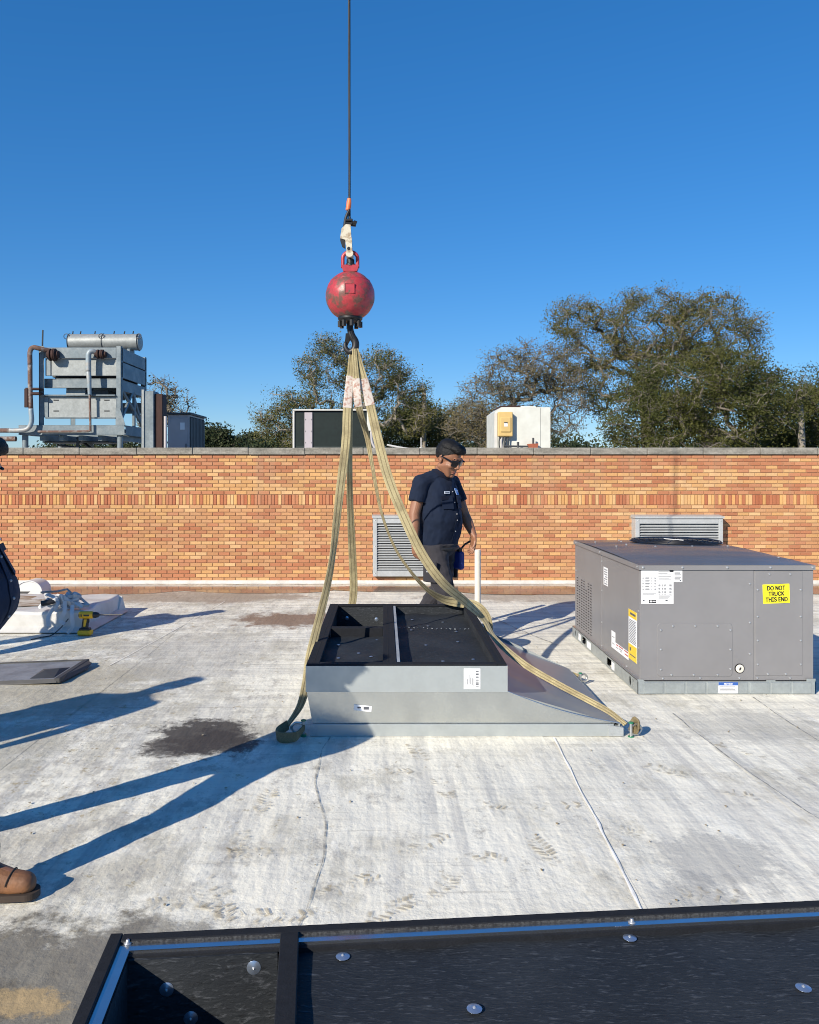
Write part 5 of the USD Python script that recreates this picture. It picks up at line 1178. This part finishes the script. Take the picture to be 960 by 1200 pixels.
    if glasses:
        ob = [cat_(tf(m3.Manifold.batch_hull([ell((.108 - abs(y) * .35, y, z), (.004, .006, .006), 10) for y, z in ((s * .008, .018), (s * .058, .022), (s * .054, -.016), (s * .014, -.018))]))) for s in (-1, 1)]
        g = obj('sunglasses', P_(cat_(ob)), 'lens_black', t, smooth=30)
        obj('temple_arm', P_(cat_(tf(m3.Manifold.batch_hull([sph((.094, -.070, .018), .006, 8), sph((.0, -.084, .016), .005, 8)])))), 'lens_black', g)
        obj('temple_arm', P_(cat_(tf(m3.Manifold.batch_hull([sph((.094, .070, .018), .006, 8), sph((.0, .084, .016), .005, 8)])))), 'lens_black', g)
        obj('bridge', P_(cat_(tf(m3.Manifold.batch_hull([sph((.108, -.010, .016), .005, 8), sph((.108, .010, .016), .005, 8)])))), 'lens_black', g)
    if cap:
        cm = (ell((-.014, 0, .046), (.110, .090, .088)).trim_by_plane((0, 0, 1), .040))
        obj('cap', P_(smooth_mesh(tf(cm), .012, 3)), 'navy_dark', t, smooth=True)
        obj('cap_brim', P_(smooth_mesh(tf(m3.Manifold.batch_hull([ell((.085, 0, .046), (.05, .072, .006)), ell((.125, 0, .036), (.045, .055, .005))])), .02, 0)), 'navy_dark', t, smooth=40)
    if extras: extras(t, P_, tro)
    return t

# the worker walking behind the curb adapter
W_YAW = R(-45)
WJ = dict(head=(.115, -.01, 1.592), pitch=26, hs=1.16, neck=(.01, 0, 1.445), hips=((-.02, 0, .90), (.165, .192, .17)), belly=((.02, 0, 1.06), (.168, .188, .19)), chest=((-.02, 0, 1.27), (.155, .195, .205)),
          rs=(-.03, -.190, 1.375), re=(-.055, -.255, 1.125), rw=(-.03, -.275, .885), rh=((.02, .08, -1), (.25, 1, 0), (.95, -.2, .1), .75),
          ls=(-.02, .190, 1.375), le=(.075, .250, 1.10), lw=(.185, .240, .93), lh=((.02, -.05, -1), (-.5, -1, 0), (.9, -.4, .1), .6),
          rhip=(-.01, -.095, .87), rk=(.16, -.10, .47), ra=(.17, -.10, .095), lhip=(-.02, .095, .87), lk=(-.07, .10, .46), la=(-.36, .10, .12), hem=.815, patchz=1.315, sleeve=.60, cuff=.06)
def worker_extras(t, P_, tro):
    pc = obj('radio_pouch', P_(mov(box(-.045, .045, -.03, .03, -.085, .07, .012), (.075, .175, .715))), 'pouch_blue', t)
    obj('antenna', P_(tube([(.075, .20, .80), (.10, .225, .845), (.15, .28, .885)], .009, 8)), 'drill_black', pc, smooth=True)
    obj('pouch_clip', P_(mov(box(-.02, .02, -.02, .02, -.02, .02, .004), (.075, .18, .80))), 'drill_black', pc)
    obj('belt', P_(tube([(-.02 + .166 * math.cos(a), .194 * math.sin(a), .826) for a in np.linspace(0, 2 * math.pi, 33)], .016, 6, caps=False)), 'drill_black', tro, smooth=True)
worker = build_person('person', 'person in navy work shirt and sunglasses walking past the curb adapter', (.475, 6.98, .006), W_YAW, WJ, extras=worker_extras, pants_light=True)

# the worker half outside the frame on the left, and the two whose shadows reach in
LJ = dict(head=(.122, 0, 1.528), pitch=22, neck=(-.01, 0, 1.405), hips=((-.02, 0, .90), (.18, .20, .17)), belly=((.055, 0, 1.04), (.215, .215, .20)), chest=((.0, 0, 1.22), (.175, .205, .205)),
          rs=(-.03, -.21, 1.345), re=(-.07, -.275, 1.08), rw=(-.05, -.285, .85), rh=((.1, .05, -1), (.2, 1, 0), (.9, 0, .2), .6),
          ls=(-.03, .21, 1.345), le=(-.07, .275, 1.08), lw=(-.05, .285, .85), lh=((.1, -.05, -1), (.2, -1, 0), (.9, 0, .2), .6),
          rhip=(-.02, -.10, .88), rk=(.165, -.125, .47), ra=(.232, -.13, .094), lhip=(-.02, .10, .88), lk=(-.10, .15, .48), la=(-.26, .17, .094), hem=.81, patchz=1.27, sleeve=.60, cuff=.06)
left = build_person('person', 'person in navy clothes and brown boots at the left edge of the roof', (-1.655, 2.99, .006), R(0), LJ, cap=False, hair=True, glasses=True, pants='navy_cloth')
copy_of(left, 'person', (-3.36, 3.29, .006), 65, 'person outside the picture whose shadow falls beside the metal pan', 'person')
copy_of(left, 'person', (-3.83, 6.14, .006), 20, 'person outside the picture whose shadow crosses the wrapped curb', 'person')

# ================================================================== EQUIPMENT ON THE NEIGHBOURING ROOF
tw = thing('cooling_tower', 'tall grey steel cooling tower frame with rusty pipes beyond the wall', 'cooling tower', (-5.6, 15.8, 1.15))
X0, X1, Y0, Y1 = -6.38, -4.86, 15.0, 16.6
def tb(name, x0, x1, y0, y1, z0, z1, mat='tower_steel', c=.006): return obj(name, box(x0, x1, y0, y1, z0, z1, c), mat, tw)
def channel_x(name, x0, x1, y, z0, z1, mat='tower_steel', d=.10):
    obj(name, cat_(box(x0, x1, y + .004, y + .012, z0, z1), box(x0, x1, y, y + d, z1 - .012, z1), box(x0, x1, y, y + d, z0, z0 + .012)), mat, tw)
def channel_y(name, x, y0, y1, z0, z1, mat='tower_steel', d=.10):
    obj(name, cat_(box(x - .012, x - .004, y0, y1, z0, z1), box(x - d, x, y0, y1, z1 - .012, z1), box(x - d, x, y0, y1, z0, z0 + .012)), mat, tw)
channel_x('base_beam', -6.74, -4.79, Y0 - .05, 2.125, 2.305)
channel_x('base_beam', -6.74, -4.79, Y1, 2.125, 2.305)
channel_y('base_beam', -4.79, Y0 + .06, Y1 - .01, 2.125, 2.305)
channel_y('base_beam', -6.64, Y0 + .06, Y1 - .01, 2.125, 2.305)
for k in range(5): tb('cross_joist', -6.4 + k * .36, -6.32 + k * .36, Y0 + .07, Y1 - .02, 2.02, 2.12)
for x, y in ((-6.66, Y0 + .05), (-4.90, Y0 + .05), (-5.75, Y0 + .9), (-4.90, Y1 - .05), (-6.6, Y1 - .05)):
    obj('leg', cyl((x, y, 1.15), (x, y, 2.12), .055, 12), 'tower_steel', tw, smooth=40)
for x in (X0, X1 - .09):
    for y in (Y0 - .012, Y1 - .09):
        obj('post', cat_(box(x, x + .09, y, y + .010, 2.306, 3.77), box(x + (.082 if x > -5 else 0), x + (.09 if x > -5 else .008), y, y + .09, 2.306, 3.77)), 'tower_steel', tw)
obj('gusset', hull([(X1 - .10, Y0 - .02, 2.306), (X1 + .08, Y0 - .02, 2.306), (X1 - .10, Y0 - .01, 2.306), (X1 + .08, Y0 - .01, 2.306), (X1 - .10, Y0 - .02, 2.62), (X1 - .02, Y0 - .02, 2.62), (X1 - .10, Y0 - .01, 2.62), (X1 - .02, Y0 - .01, 2.62)]), 'tower_steel', tw)
tb('front_plate', X0 + .02, X1 - .095, Y0, Y0 + .02, 3.545, 3.745, 'tower_steel')
tb('front_plate', X0 + .10, X1 - .095, Y0 + .05, Y0 + .07, 3.225, 3.545, 'tower_panel')
tb('plate_rib', X0 + .10, X0 + .20, Y0 + .03, Y0 + .05, 3.225, 3.545)
channel_x('front_beam', X0 + .04, X1 - .09, Y0 + .12, 3.01, 3.18)
tb('front_plate', X0 + .06, X1 - .095, Y0 + .01, Y0 + .03, 2.45, 2.84, 'tower_panel')
tb('plate_rib', X0 + .06, X0 + .17, Y0 - .005, Y0 + .008, 2.45, 2.84)
tb('plate_ledge', X0 + .05, X1 - .095, Y0 - .06, Y0 + .03, 2.842, 2.868)
tb('plate_ledge', X0 + .12, X1 - .095, Y0 - .03, Y0 + .03, 2.425, 2.448)
for zz in (2.56, 2.76):
    for xx in (X0 + .26, X1 - .32): tb('lift_slot', xx, xx + .10, Y0 + .006, Y0 + .009, zz, zz + .018, 'black_void', 0)
tb('motor_box', -5.98, -5.62, Y0 + .25, Y0 + .7, 2.875, 3.04, 'tower_panel')
tb('motor_box', -6.08, -5.98, Y0 + .5, Y0 + .8, 2.88, 3.02, 'pipe_blue')
tb('drip_tray', -5.9, -5.2, Y0 + .3, Y1 - .3, 2.87, 2.98, 'cabinet_dark')
for za, zb in ((3.50, 3.745), (3.19, 3.48)):
    tb('side_plate', X1 - .02, X1, Y0 + .02, Y1 - .02, za, zb)
channel_y('side_beam', X1, Y0 + .1, Y1 - .1, 2.95, 3.15)
tb('back_plate', X0 + .05, X1 - .1, Y1 - .05, Y1 - .03, 3.25, 3.745)
channel_x('back_beam', X0 + .04, X1 - .09, Y1 - .12, 2.95, 3.15)
tb('inner_pan', X0 + .15, X1 - .12, Y0 + .35, Y1 - .2, 3.16, 3.22, 'cabinet_dark')
tb('fill_block', X0 + .12, X1 - .12, Y0 + .30, Y1 - .12, 3.225, 3.70, 'cabinet_dark')
tb('back_plate', X0 + .05, X1 - .1, Y1 - .05, Y1 - .03, 2.62, 2.84)
for a, b in (((X1 - .03, Y0 + .1, 2.98), (X1 - .03, Y1 - .1, 2.33)), ((X1 - .03, Y0 + .75, 2.98), (X1 - .03, Y1 - .2, 2.33)), ((X1 - .03, Y0 + .06, 2.40), (X1 - .03, Y0 + .75, 2.98))):
    obj('brace', cyl(a, b, .035, 6), 'tower_steel', tw)
tb('side_post', X1 - .05, X1, Y0 + .80, Y0 + .88, 2.306, 3.0)
tk = obj('tank', cat_(rot(lathe([(0, 0), (.13, 0), (.155, .012), (.160, .03), (.160, .72), (.163, .725), (.163, .735), (.160, .74), (.160, 1.36), (.155, 1.385), (.13, 1.40), (0, 1.40)], 28), math.pi / 2, (0, 1, 0))).apply_translation((-6.12, 15.75, 3.955)), 'tower_panel', tw, smooth=35)
obj('tank_strap', cat_(*[rot(torus(.163, .008, (0, 0, 0), 'z', 28, 5), math.pi / 2, (0, 1, 0)).apply_translation((x, 15.75, 3.955)) for x in (-6.10, -5.44, -4.76)]), 'cabinet_dark', tk)
for x, y in ((-6.12, 15.62), (-4.72, 15.6), (-5.44, 15.6)): obj('lifting_eye', torus(.05, .007, (x, y, 4.05), 'y', 14, 5), 'cabinet_dark', tk, smooth=True)
obj('tank_spikes', cat_([cyl((x, 15.75, 4.11), (x + .03, 15.7, 4.16), .012, 5) for x in (-6.05, -5.9, -5.62, -5.25, -5.05, -4.88)]), 'cabinet_dark', tk)
for x in (-5.9, -4.95): tb('tank_saddle', x, x + .06, 15.6, 15.9, 3.742, 3.81)
obj('whip', cyl((X0 + .05, Y0 + .02, 3.745), (X0 + .06, Y0 + .02, 4.07), .014, 6), 'cabinet_dark', tw)
obj('downpipe', tube(catmull([(-6.10, 14.98, 3.66), (-6.30, 14.86, 3.70), (-6.42, 14.84, 3.72), (-6.475, 14.83, 3.64), (-6.475, 14.83, 3.4)], 6), .044, 12), 'rusted', tw, smooth=True)
obj('downpipe', tube(catmull([(-6.475, 14.83, 3.4), (-6.47, 14.83, 2.9), (-6.46, 14.83, 2.6)], 4), .042, 12), 'rusted', tw, smooth=True)
obj('downpipe', tube(catmull([(-6.46, 14.83, 2.6), (-6.45, 14.83, 2.36), (-6.52, 14.83, 2.23), (-6.68, 14.83, 2.20), (-6.85, 14.83, 2.20)], 6), .044, 12), 'pipe_blue', tw, smooth=True)
obj('supply_pipe', tube([(-6.84, 14.83, 2.20), (-9.5, 14.83, 2.19)], .042, 12), 'rusted', tw, smooth=True)
obj('supply_pipe', tube([(-6.9, 15.2, 2.06), (-9.5, 15.2, 2.05)], .05, 10), 'rusted', tw, smooth=True)
obj('pipe_clamp', cat_(box(-6.55, -6.30, 14.80, 14.99, 2.86, 2.90), box(-6.55, -6.30, 14.80, 14.99, 2.95, 2.98), box(-6.56, -6.50, 14.78, 14.84, 2.62, 2.96)), 'rust_dark', tw)
def flange(x, y, z, r): return cat_(*[rot(cyl((0, 0, a), (0, 0, b), r, 14), math.pi / 2, (0, 1, 0)).apply_translation((x, y, z)) for a, b in ((-.06, -.03), (0.0, .03), (.04, .055))], rot(cyl((0, 0, -.1), (0, 0, .1), r * .6, 12), math.pi / 2, (0, 1, 0)).apply_translation((x, y, z)))
obj('flange', flange(-6.10, 14.93, 3.60, .115), 'rust_dark', tw, smooth=30)
obj('branch_pipe', tube(catmull([(-5.28, 14.96, 3.62), (-5.36, 14.90, 3.66), (-5.415, 14.88, 3.62), (-5.425, 14.88, 3.5), (-5.425, 14.88, 3.28)], 6), .048, 12), 'pipe_blue', tw, smooth=True)
obj('branch_pipe', tube([(-5.425, 14.88, 3.28), (-5.41, 14.88, 3.10), (-5.40, 14.88, 2.86)], [.048, .040, .034], 12), 'pipe_blue', tw, smooth=True)
obj('branch_pipe', tube(catmull([(-5.40, 14.88, 2.86), (-5.39, 14.88, 2.25), (-5.40, 14.88, 2.20), (-5.55, 14.88, 2.185), (-6.35, 14.88, 2.18)], 6), .022, 8), 'rusted', tw, smooth=True)
obj('flange', flange(-5.22, 14.93, 3.61, .085), 'rust_dark', tw, smooth=30)
obj('loose_iron', cat_(cyl((-6.2, 15.4, 1.95), (-5.2, 15.5, 1.80), .025, 6), cyl((-5.9, 15.6, 2.1), (-5.5, 15.5, 1.80), .03, 6), cyl((-5.2, 15.6, 1.85), (-4.95, 15.5, 2.1), .025, 6), cyl((-5.8, 15.3, 1.86), (-5.75, 15.3, 2.1), .03, 6)), 'cabinet_dark', tw)
tb('under_tray', -6.45, -5.2, 15.3, 16.2, 1.99, 2.02, 'cabinet_dark')
sb = thing('duct_panel', 'upright steel duct panel with a rusted face right of the cooling tower', 'duct', (-4.2, 14.7, 1.15))
obj('panel', box(-4.34, -4.135, 14.55, 14.9, 1.15, 2.90, .008), 'tower_steel', sb)
obj('panel_edge', box(-4.345, -4.30, 14.53, 14.55, 1.15, 2.92, .003), 'tower_panel', sb)
obj('rusted_face', box(-4.132, -3.99, 14.60, 14.9, 1.15, 2.85, .008), 'rust_dark', sb)
obj('conduit', cyl((-3.95, 14.65, 1.15), (-3.95, 14.65, 2.45), .03, 8), 'cabinet_grey', sb, smooth=True)
gu = thing('grey_cabinet', 'pale grey rooftop cabinet with dark louvred side beyond the wall', 'cabinet', (-4.5, 18.7, 1.15))
obj('casing', box(-4.80, -4.32, 18.0, 19.5, 1.15, 2.70, .01), 'cabinet_grey', gu)
obj('front_door', box(-4.77, -4.36, 17.985, 18.0, 1.25, 2.62, .004), 'cabinet_grey', gu)
obj('roof_cap', box(-4.86, -4.27, 17.95, 19.55, 2.70, 2.745, .008), 'cabinet_dark', gu)
for k in range(10): obj('side_louvre', box(-4.318, -4.30, 18.05 + k * .145, 18.15 + k * .145, 1.2, 2.64, .004), 'cabinet_dark', gu)
obj('side_backing', box(-4.3195, -4.3185, 18.02, 19.48, 1.2, 2.66), 'black_void', gu)
obj('door_notice', box(-4.52, -4.42, 17.975, 17.984, 2.36, 2.52), 'label_white', gu)
obj('door_latch', box(-4.40, -4.38, 17.97, 17.984, 1.95, 2.05), 'cabinet_dark', gu)

cd = thing('condenser_unit', 'dark green condenser coil unit with pale frame behind the slings', 'condenser', (-.86, 14.5, 1.15))
obj('cabinet', box(-1.56, -.16, 14.05, 15.2, 1.15, 2.49, .006), 'cabinet_dark', cd)
obj('coil', box(-1.535, -.20, 14.03, 14.045, 1.2, 2.47), 'coil_green', cd)
obj('coil_fins', cat_([box(-1.53, -.205, 14.022, 14.032, z, z + .006) for z in np.arange(1.9, 2.465, .018)]), 'coil_green', cd)
for a, b in ((-1.576, -1.545), (-.185, -.15)): obj('corner_post', box(a, b, 14.0, 14.06, 1.15, 2.50, .004), 'cabinet_frame', cd)
obj('centre_post', box(-1.372, -1.236, 14.0, 14.03, 1.15, 2.475, .004), 'cabinet_mauve', cd)
obj('post_screws', cat_([screw_y(x, 14.0, z, .008) for x in (-1.355, -1.252) for z in (1.95, 2.15, 2.35)]), 'cabinet_dark', cd)
obj('top_frame', box(-1.576, -.14, 13.99, 15.25, 2.502, 2.53, .005), 'cabinet_frame', cd)
obj('service_box', box(-.292, -.152, 13.93, 13.998, 2.15, 2.505, .006), 'beige_paint', cd)
obj('service_conduit', tube(catmull([(-.22, 13.96, 2.15), (-.20, 13.95, 1.95), (-.12, 13.93, 1.8), (-.05, 13.92, 1.72)], 5), .022, 8), 'cabinet_grey', cd, smooth=True)
cb_ = thing('beige_cabinet', 'off white rooftop cabinet with a tan disconnect box on its front', 'cabinet', (2.4, 14.5, 1.15))
obj('casing', hull([(x, y, z) for y in (14.0, 15.1) for x, z in ((1.915, 1.15), (2.875, 1.15), (2.875, 2.565), (2.03, 2.565), (1.915, 2.48))]), 'beige_paint', cb_)
obj('panel_seam', box(2.697, 2.703, 13.998, 14.0005, 1.2, 2.55), 'cabinet_dark', cb_)
obj('lid_rust', box(2.03, 2.38, 14.1, 15.0, 2.567, 2.60, .006), 'rust_dark', cb_)
obj('lid_ridge', box(2.38, 2.65, 14.1, 15.0, 2.567, 2.59, .006), 'beige_paint', cb_)
obj('side_trim', box(1.905, 1.955, 13.992, 13.9985, 1.15, 2.46), 'cabinet_frame', cb_)
db = obj('disconnect_box', box(1.955, 2.21, 13.88, 13.985, 2.055, 2.475, .012), 'disconnect_tan', cb_)
obj('disconnect_door', box(1.995, 2.175, 13.862, 13.88, 2.13, 2.385, .010), 'disconnect_tan', db)
obj('door_notice', box(2.055, 2.115, 13.858, 13.8615, 2.225, 2.285), 'label_white', db)
obj('notice_band', box(2.055, 2.115, 13.855, 13.8575, 2.280, 2.298), 'cabinet_dark', db)
for k, x in enumerate((1.99, 2.03, 2.085, 2.14)): obj('conduit', tube(catmull([(x, 13.93, 2.055), (x - .01, 13.93, 1.95), (x + .01 * k, 13.94, 1.8)], 4), .013 if k != 2 else .022, 7), 'cabinet_dark' if k != 1 else 'cabinet_grey', cb_, smooth=True)
obj('gas_pipe', cyl((2.05, 13.9, 1.89), (2.60, 13.9, 1.88), .016, 8), 'cabinet_dark', cb_)
obj('gas_pipe', cyl((2.30, 13.9, 1.80), (2.30, 13.9, 1.96), .020, 8), 'cabinet_dark', cb_)
obj('gas_valve', cat_(hull([(x, y, z) for y in (13.85, 13.95) for x, z in ((2.48, 1.86), (2.63, 1.86), (2.64, 1.935), (2.46, 1.925))])), 'valve_red', cb_)
obj('valve_stem', cyl((2.56, 13.9, 1.93), (2.56, 13.9, 2.03), .018, 8), 'cabinet_dark', cb_)
ro = thing('roof_conduit', 'thin conduit run lying on the far roof behind the coping', 'conduit', (.2, 13.5, 1.75))
obj('conduit', cat_(tube(catmull([(.05, 13.5, 1.90), (.25, 13.5, 1.86), (.45, 13.5, 1.83), (.62, 13.5, 1.80)], 5), .016, 7), cyl((.62, 13.5, 1.72), (.62, 13.5, 2.02), .010, 6), cyl((.62, 13.5, 1.78), (.62, 13.5, 1.86), .03, 8)), 'cabinet_frame', ro, smooth=40)

# ================================================================== POLES AND TREES
up_ = thing('utility_pole', 'weathered wooden utility pole standing between the trees', 'utility pole', (2.47, 50, -5))
obj('pole', tube([(2.47, 50, -5), (2.47, 50, 6.3)], [.17, .12], 12), 'pole_wood', up_, smooth=True)
obj('crossbar', box(2.30, 2.62, 49.85, 49.93, 5.98, 6.06), 'pole_wood', up_)
obj('insulator', cat_(cyl((2.47, 49.9, 6.3), (2.47, 49.9, 6.45), .05, 8)), 'cabinet_grey', up_)
sn = thing('dead_tree', 'bare broken pale trunk beside the rightmost tree', 'dead tree', (20.6, 40, -5))
obj('trunk', tube(catmull([(20.65, 40, -5), (20.62, 40, 1.5), (20.60, 40, 3.6), (20.55, 40, 4.6), (20.64, 40, 5.2), (20.5, 40, 5.35)], 4), np.linspace(.22, .07, 21), 8), 'bark_pale', sn, smooth=True)
obj('limb', tube([(20.58, 40, 4.55), (20.35, 40, 4.75)], [.09, .05], 6), 'bark_pale', sn, smooth=True)

def make_tree(name, label, base, trunk_top, blobs, ncl, nleaf, size, leafm, barkm, seed, spread=.55, trunk_r=.3, group=None, depth=.9, twigs=2, cat='tree', droop=0.0):
    r = np.random.default_rng(seed)
    bx, by, bz = base
    t = thing(name, label, cat, base, group)
    w = np.array([b[2] * b[3] for b in blobs]); w = w / w.sum()
    pts = []
    for b, c in zip(blobs, r.multinomial(ncl, w)):
        q = r.normal(size=(c, 3)); q /= np.linalg.norm(q, axis=1, keepdims=True)
        rad = r.uniform(.25, 1, (c, 1)) ** .45
        q = q * rad * np.array([b[2], max(b[2] * depth, b[3] * .8), b[3]])
        pts.append(q + np.array([b[0], by, b[1]]))
    pts = np.concatenate(pts)
    top = np.array([trunk_top[0], by, trunk_top[1]])
    tr = catmull([np.array(base), np.array([bx + (top[0] - bx) * .3 + .15, by, bz + (top[2] - bz) * .5]), top], 5)
    nodes = list(tr); parent = [-1] + list(range(len(tr) - 1))
    order = np.argsort(np.linalg.norm((pts - top) * [1, 1, .8], axis=1))
    ends = []
    for k in order:
        p = pts[k]; N = np.array(nodes)
        d = np.linalg.norm(N - p, axis=1)
        gd = np.linalg.norm(N - top, axis=1)
        pen = np.where(N[:, 2] > p[2] + .4, 1.35, 1.0)
        j = int(np.argmin(d * pen + .25 * gd * 0 + np.where(d < .15, 9, 0)))
        a = N[j]; L = np.linalg.norm(p - a)
        ns = max(2, int(L / .7))
        side = r.normal(size=3) * L * .10
        last = j
        for s in range(1, ns + 1):
            f = s / ns
            q = a + (p - a) * f + side * math.sin(math.pi * f) + [0, 0, L * .10 * math.sin(math.pi * f)]
            nodes.append(q); parent.append(last); last = len(nodes) - 1
        ends.append(last)
    N = np.array(nodes); par = np.array(parent)
    load = np.zeros(len(N))
    for e in ends: load[e] += 1
    for i in range(len(N) - 1, 0, -1): load[par[i]] += load[i]
    rad = .013 + trunk_r * (np.maximum(load, .3) / load[0]) ** .52
    kids = {}
    for i in range(1, len(N)): kids.setdefault(par[i], []).append(i)
    # follow the thickest child to make whole limbs
    trunk_m, limb_m = [], []
    stack = [(0, None)]
    while stack:
        i, frm = stack.pop()
        chain = [i] if frm is None else [frm, i]
        while kids.get(chain[-1]):
            ks = sorted(kids[chain[-1]], key=lambda c: -load[c])
            for c in ks[1:]: stack.append((c, chain[-1]))
            chain.append(ks[0])
        if len(chain) > 1:
            rr = rad[chain].copy()
            if frm is not None: rr[0] = rr[1]
            mx = rr[0]
            m = tube(N[chain], rr, 8 if mx > .15 else 5 if mx > .05 else 3, caps=False)
            (trunk_m if frm is None else limb_m).append(m)
    obj('trunk', cat_(trunk_m), barkm, t, smooth=True)
    # twigs and leaves round each end
    c = N[ends]
    tw_ = []
    if twigs:
        for p in c:
            for _ in range(twigs):
                d = r.normal(size=3); d[2] = d[2] * .7 + .25; d /= np.linalg.norm(d)
                L = spread * r.uniform(.8, 1.9)
                mid = p + d * L * .5 + r.normal(size=3) * L * .12
                tw_.append(tube([p, mid, p + d * L + [0, 0, -droop * L]], [.015, .011, .007], 3, caps=False))
    obj('limbs', cat_(limb_m + tw_), barkm, t, smooth=True)
    cnt = r.poisson(nleaf, len(c)); idx = np.repeat(np.arange(len(c)), cnt)
    n = len(idx)
    g = np.clip(r.normal(size=(n, 3)), -1.35, 1.35) * spread * np.array([1, 1, .7]) * (.5 + r.random((len(c), 1))[idx])
    ctr = c[idx] + g
    u_ = r.normal(size=(n, 3)); u_ /= np.linalg.norm(u_, axis=1, keepdims=True)
    w_ = np.cross(u_, r.normal(size=(n, 3))); w_ /= np.linalg.norm(w_, axis=1, keepdims=True) + 1e-9
    s = (size * r.uniform(.55, 1.3, (n, 1)))
    v = np.stack([ctr - u_ * s * .5, ctr + w_ * s * .28, ctr + u_ * s * .5, ctr - w_ * s * .28], 1).reshape(-1, 3)
    i4 = np.arange(n)[:, None] * 4
    f = np.concatenate([i4 + [0, 1, 2], i4 + [0, 2, 3]], 1).reshape(-1, 3)
    obj('crown', (v, f), leafm, t)
    return t
make_tree('oak_tree', 'largest tree, sparse olive crown with bare grey limbs, right of centre', (15.6, 48, -5), (15.6, 5.0),
          [(12.6, 9.0, 3.0, 2.4), (15.7, 9.7, 3.5, 2.4), (19.2, 9.9, 2.8, 1.9), (21.0, 8.8, 1.6, 2.0), (11.2, 10.2, 1.5, 1.2), (15.7, 11.3, 1.9, .8), (18.6, 11.2, 1.4, .7), (13.6, 7.0, 3.5, 2.5), (17.2, 7.0, 3.0, 2.5), (21.2, 10.6, .7, .8)], 680, 92, .105, 'leaf_olive', 'bark', 31, .38, .42, twigs=5)
make_tree('oak_tree', 'dense dark green tree in front of the largest tree', (16.2, 40, -5), (16.2, 2.4),
          [(14.7, 5.0, 2.9, 2.0), (17.3, 5.9, 2.1, 1.5), (17.3, 4.2, 2.9, 1.7), (13.1, 3.8, 2.5, 1.7), (19.2, 4.6, 1.7, 1.8), (16.0, 6.9, 1.3, .7), (15, 2.4, 4.2, 1.2)], 460, 170, .11, 'leaf_dense', 'bark', 32, .42, .36, twigs=4)
make_tree('bare_tree', 'thin nearly leafless tree behind the off white cabinet', (7.6, 46, -5), (7.6, 2.8),
          [(7.3, 6.7, 1.9, 1.7), (5.8, 5.2, 1.7, 1.6), (8.7, 7.2, 1.4, 1.7), (6.8, 3.8, 2.6, 1.2), (9.7, 4.8, 2.0, 1.9), (10.3, 6.9, 1.2, 1.6), (5.0, 3.9, 1.6, 1.1)], 440, 52, .10, 'leaf_dry', 'bark', 33, .42, .24, twigs=6)
make_tree('green_tree', 'green tree at the right edge of the view', (22.9, 44, -5), (22.9, 2.8),
          [(23.3, 5.6, 2.2, 1.6), (22.2, 4.2, 2.3, 1.8), (24.6, 4.6, 2.2, 1.9), (23, 2.6, 3.0, 1.2), (26.3, 5.2, 1.8, 1.6)], 340, 170, .115, 'leaf_dense', 'bark', 34, .42, .3, twigs=3)
make_tree('oak_tree', 'rounded olive tree behind the condenser and the slings', (-2.0, 50, -5), (-2.0, 3.0),
          [(-3.5, 7.6, 1.9, 1.7), (-.6, 7.3, 2.0, 1.6), (-5.3, 5.6, 1.5, 1.2), (-6.7, 4.2, 1.5, 1.1), (1.3, 6.6, 1.3, 1.0), (1.8, 4.6, 1.6, 1.3), (-1.8, 4.8, 2.6, 1.5), (-3.4, 9.1, .9, .5), (-4.7, 3.4, 2.4, 1.1)], 450, 105, .11, 'leaf_olive', 'bark_pale', 35, .40, .34, twigs=5)
make_tree('green_tree', 'low dark green tree right of the utility pole', (3.2, 56, -5), (3.0, 2.0),
          [(2.6, 4.6, 1.6, 1.4), (1.2, 3.7, 1.8, 1.5), (3.9, 3.6, 1.6, 1.2), (1.9, 5.4, 1.0, .7)], 240, 130, .13, 'leaf_dense', 'bark', 36, .45, .22)
make_tree('bare_tree', 'grey twiggy thicket left of the off white cabinet', (5.2, 60, -5), (5.2, 2.2),
          [(4.6, 4.4, 1.8, 1.5), (6.3, 5.1, 1.9, 1.6), (8.2, 4.2, 2.0, 1.4)], 280, 45, .13, 'leaf_dry', 'bark', 37, .5, .2, twigs=5)
make_tree('bare_tree', 'small bare tree beside the cooling tower', (-10.9, 40, -5), (-10.9, 2.4),
          [(-11.0, 5.0, .85, .95), (-10.2, 4.5, .7, .9), (-11.4, 3.8, .9, .8)], 110, 9, .13, 'leaf_dry', 'bark', 38, .34, .16, twigs=4)
make_tree('green_tree', 'distant dark green tree low on the horizon, right of the grey cabinet', (-18.7, 90, -5), (-18.7, 2.0),
          [(-18.8, 5.0, 1.5, 1.4), (-19.8, 4.3, 1.3, 1.2), (-18.2, 3.6, 1.6, 1.0)], 130, 55, .34, 'leaf_far', 'bark', 39, .6, .25)
make_tree('green_tree', 'low distant bushy tree left of the rounded olive tree', (-15.7, 90, -5), (-15.7, 1.8),
          [(-16.4, 4.1, 1.7, .9), (-14.4, 4.3, 1.5, 1.0), (-15.4, 3.4, 2.4, .8)], 130, 50, .34, 'leaf_far', 'bark', 40, .6, .25)
for k, (x, y, rx, lab) in enumerate([(-28, 80, 6, 'far dark tree belt behind the cooling tower base'), (-7.5, 76, 5, 'far dark tree belt behind the condenser'), (12, 72, 7, 'far dark tree belt behind the off white cabinet'), (29, 66, 7, 'far dark tree belt behind the right hand trees')]):
    make_tree('tree_belt', lab, (x, y, -5), (x, 1.0), [(x - rx * .5, 2.4, rx * .6, 1.6), (x + rx * .5, 2.6, rx * .6, 1.5), (x, 2.2, rx * .7, 1.7)], 200, 60, .36, 'leaf_far', 'bark', 50 + k, .7, .25, cat='trees', twigs=0)
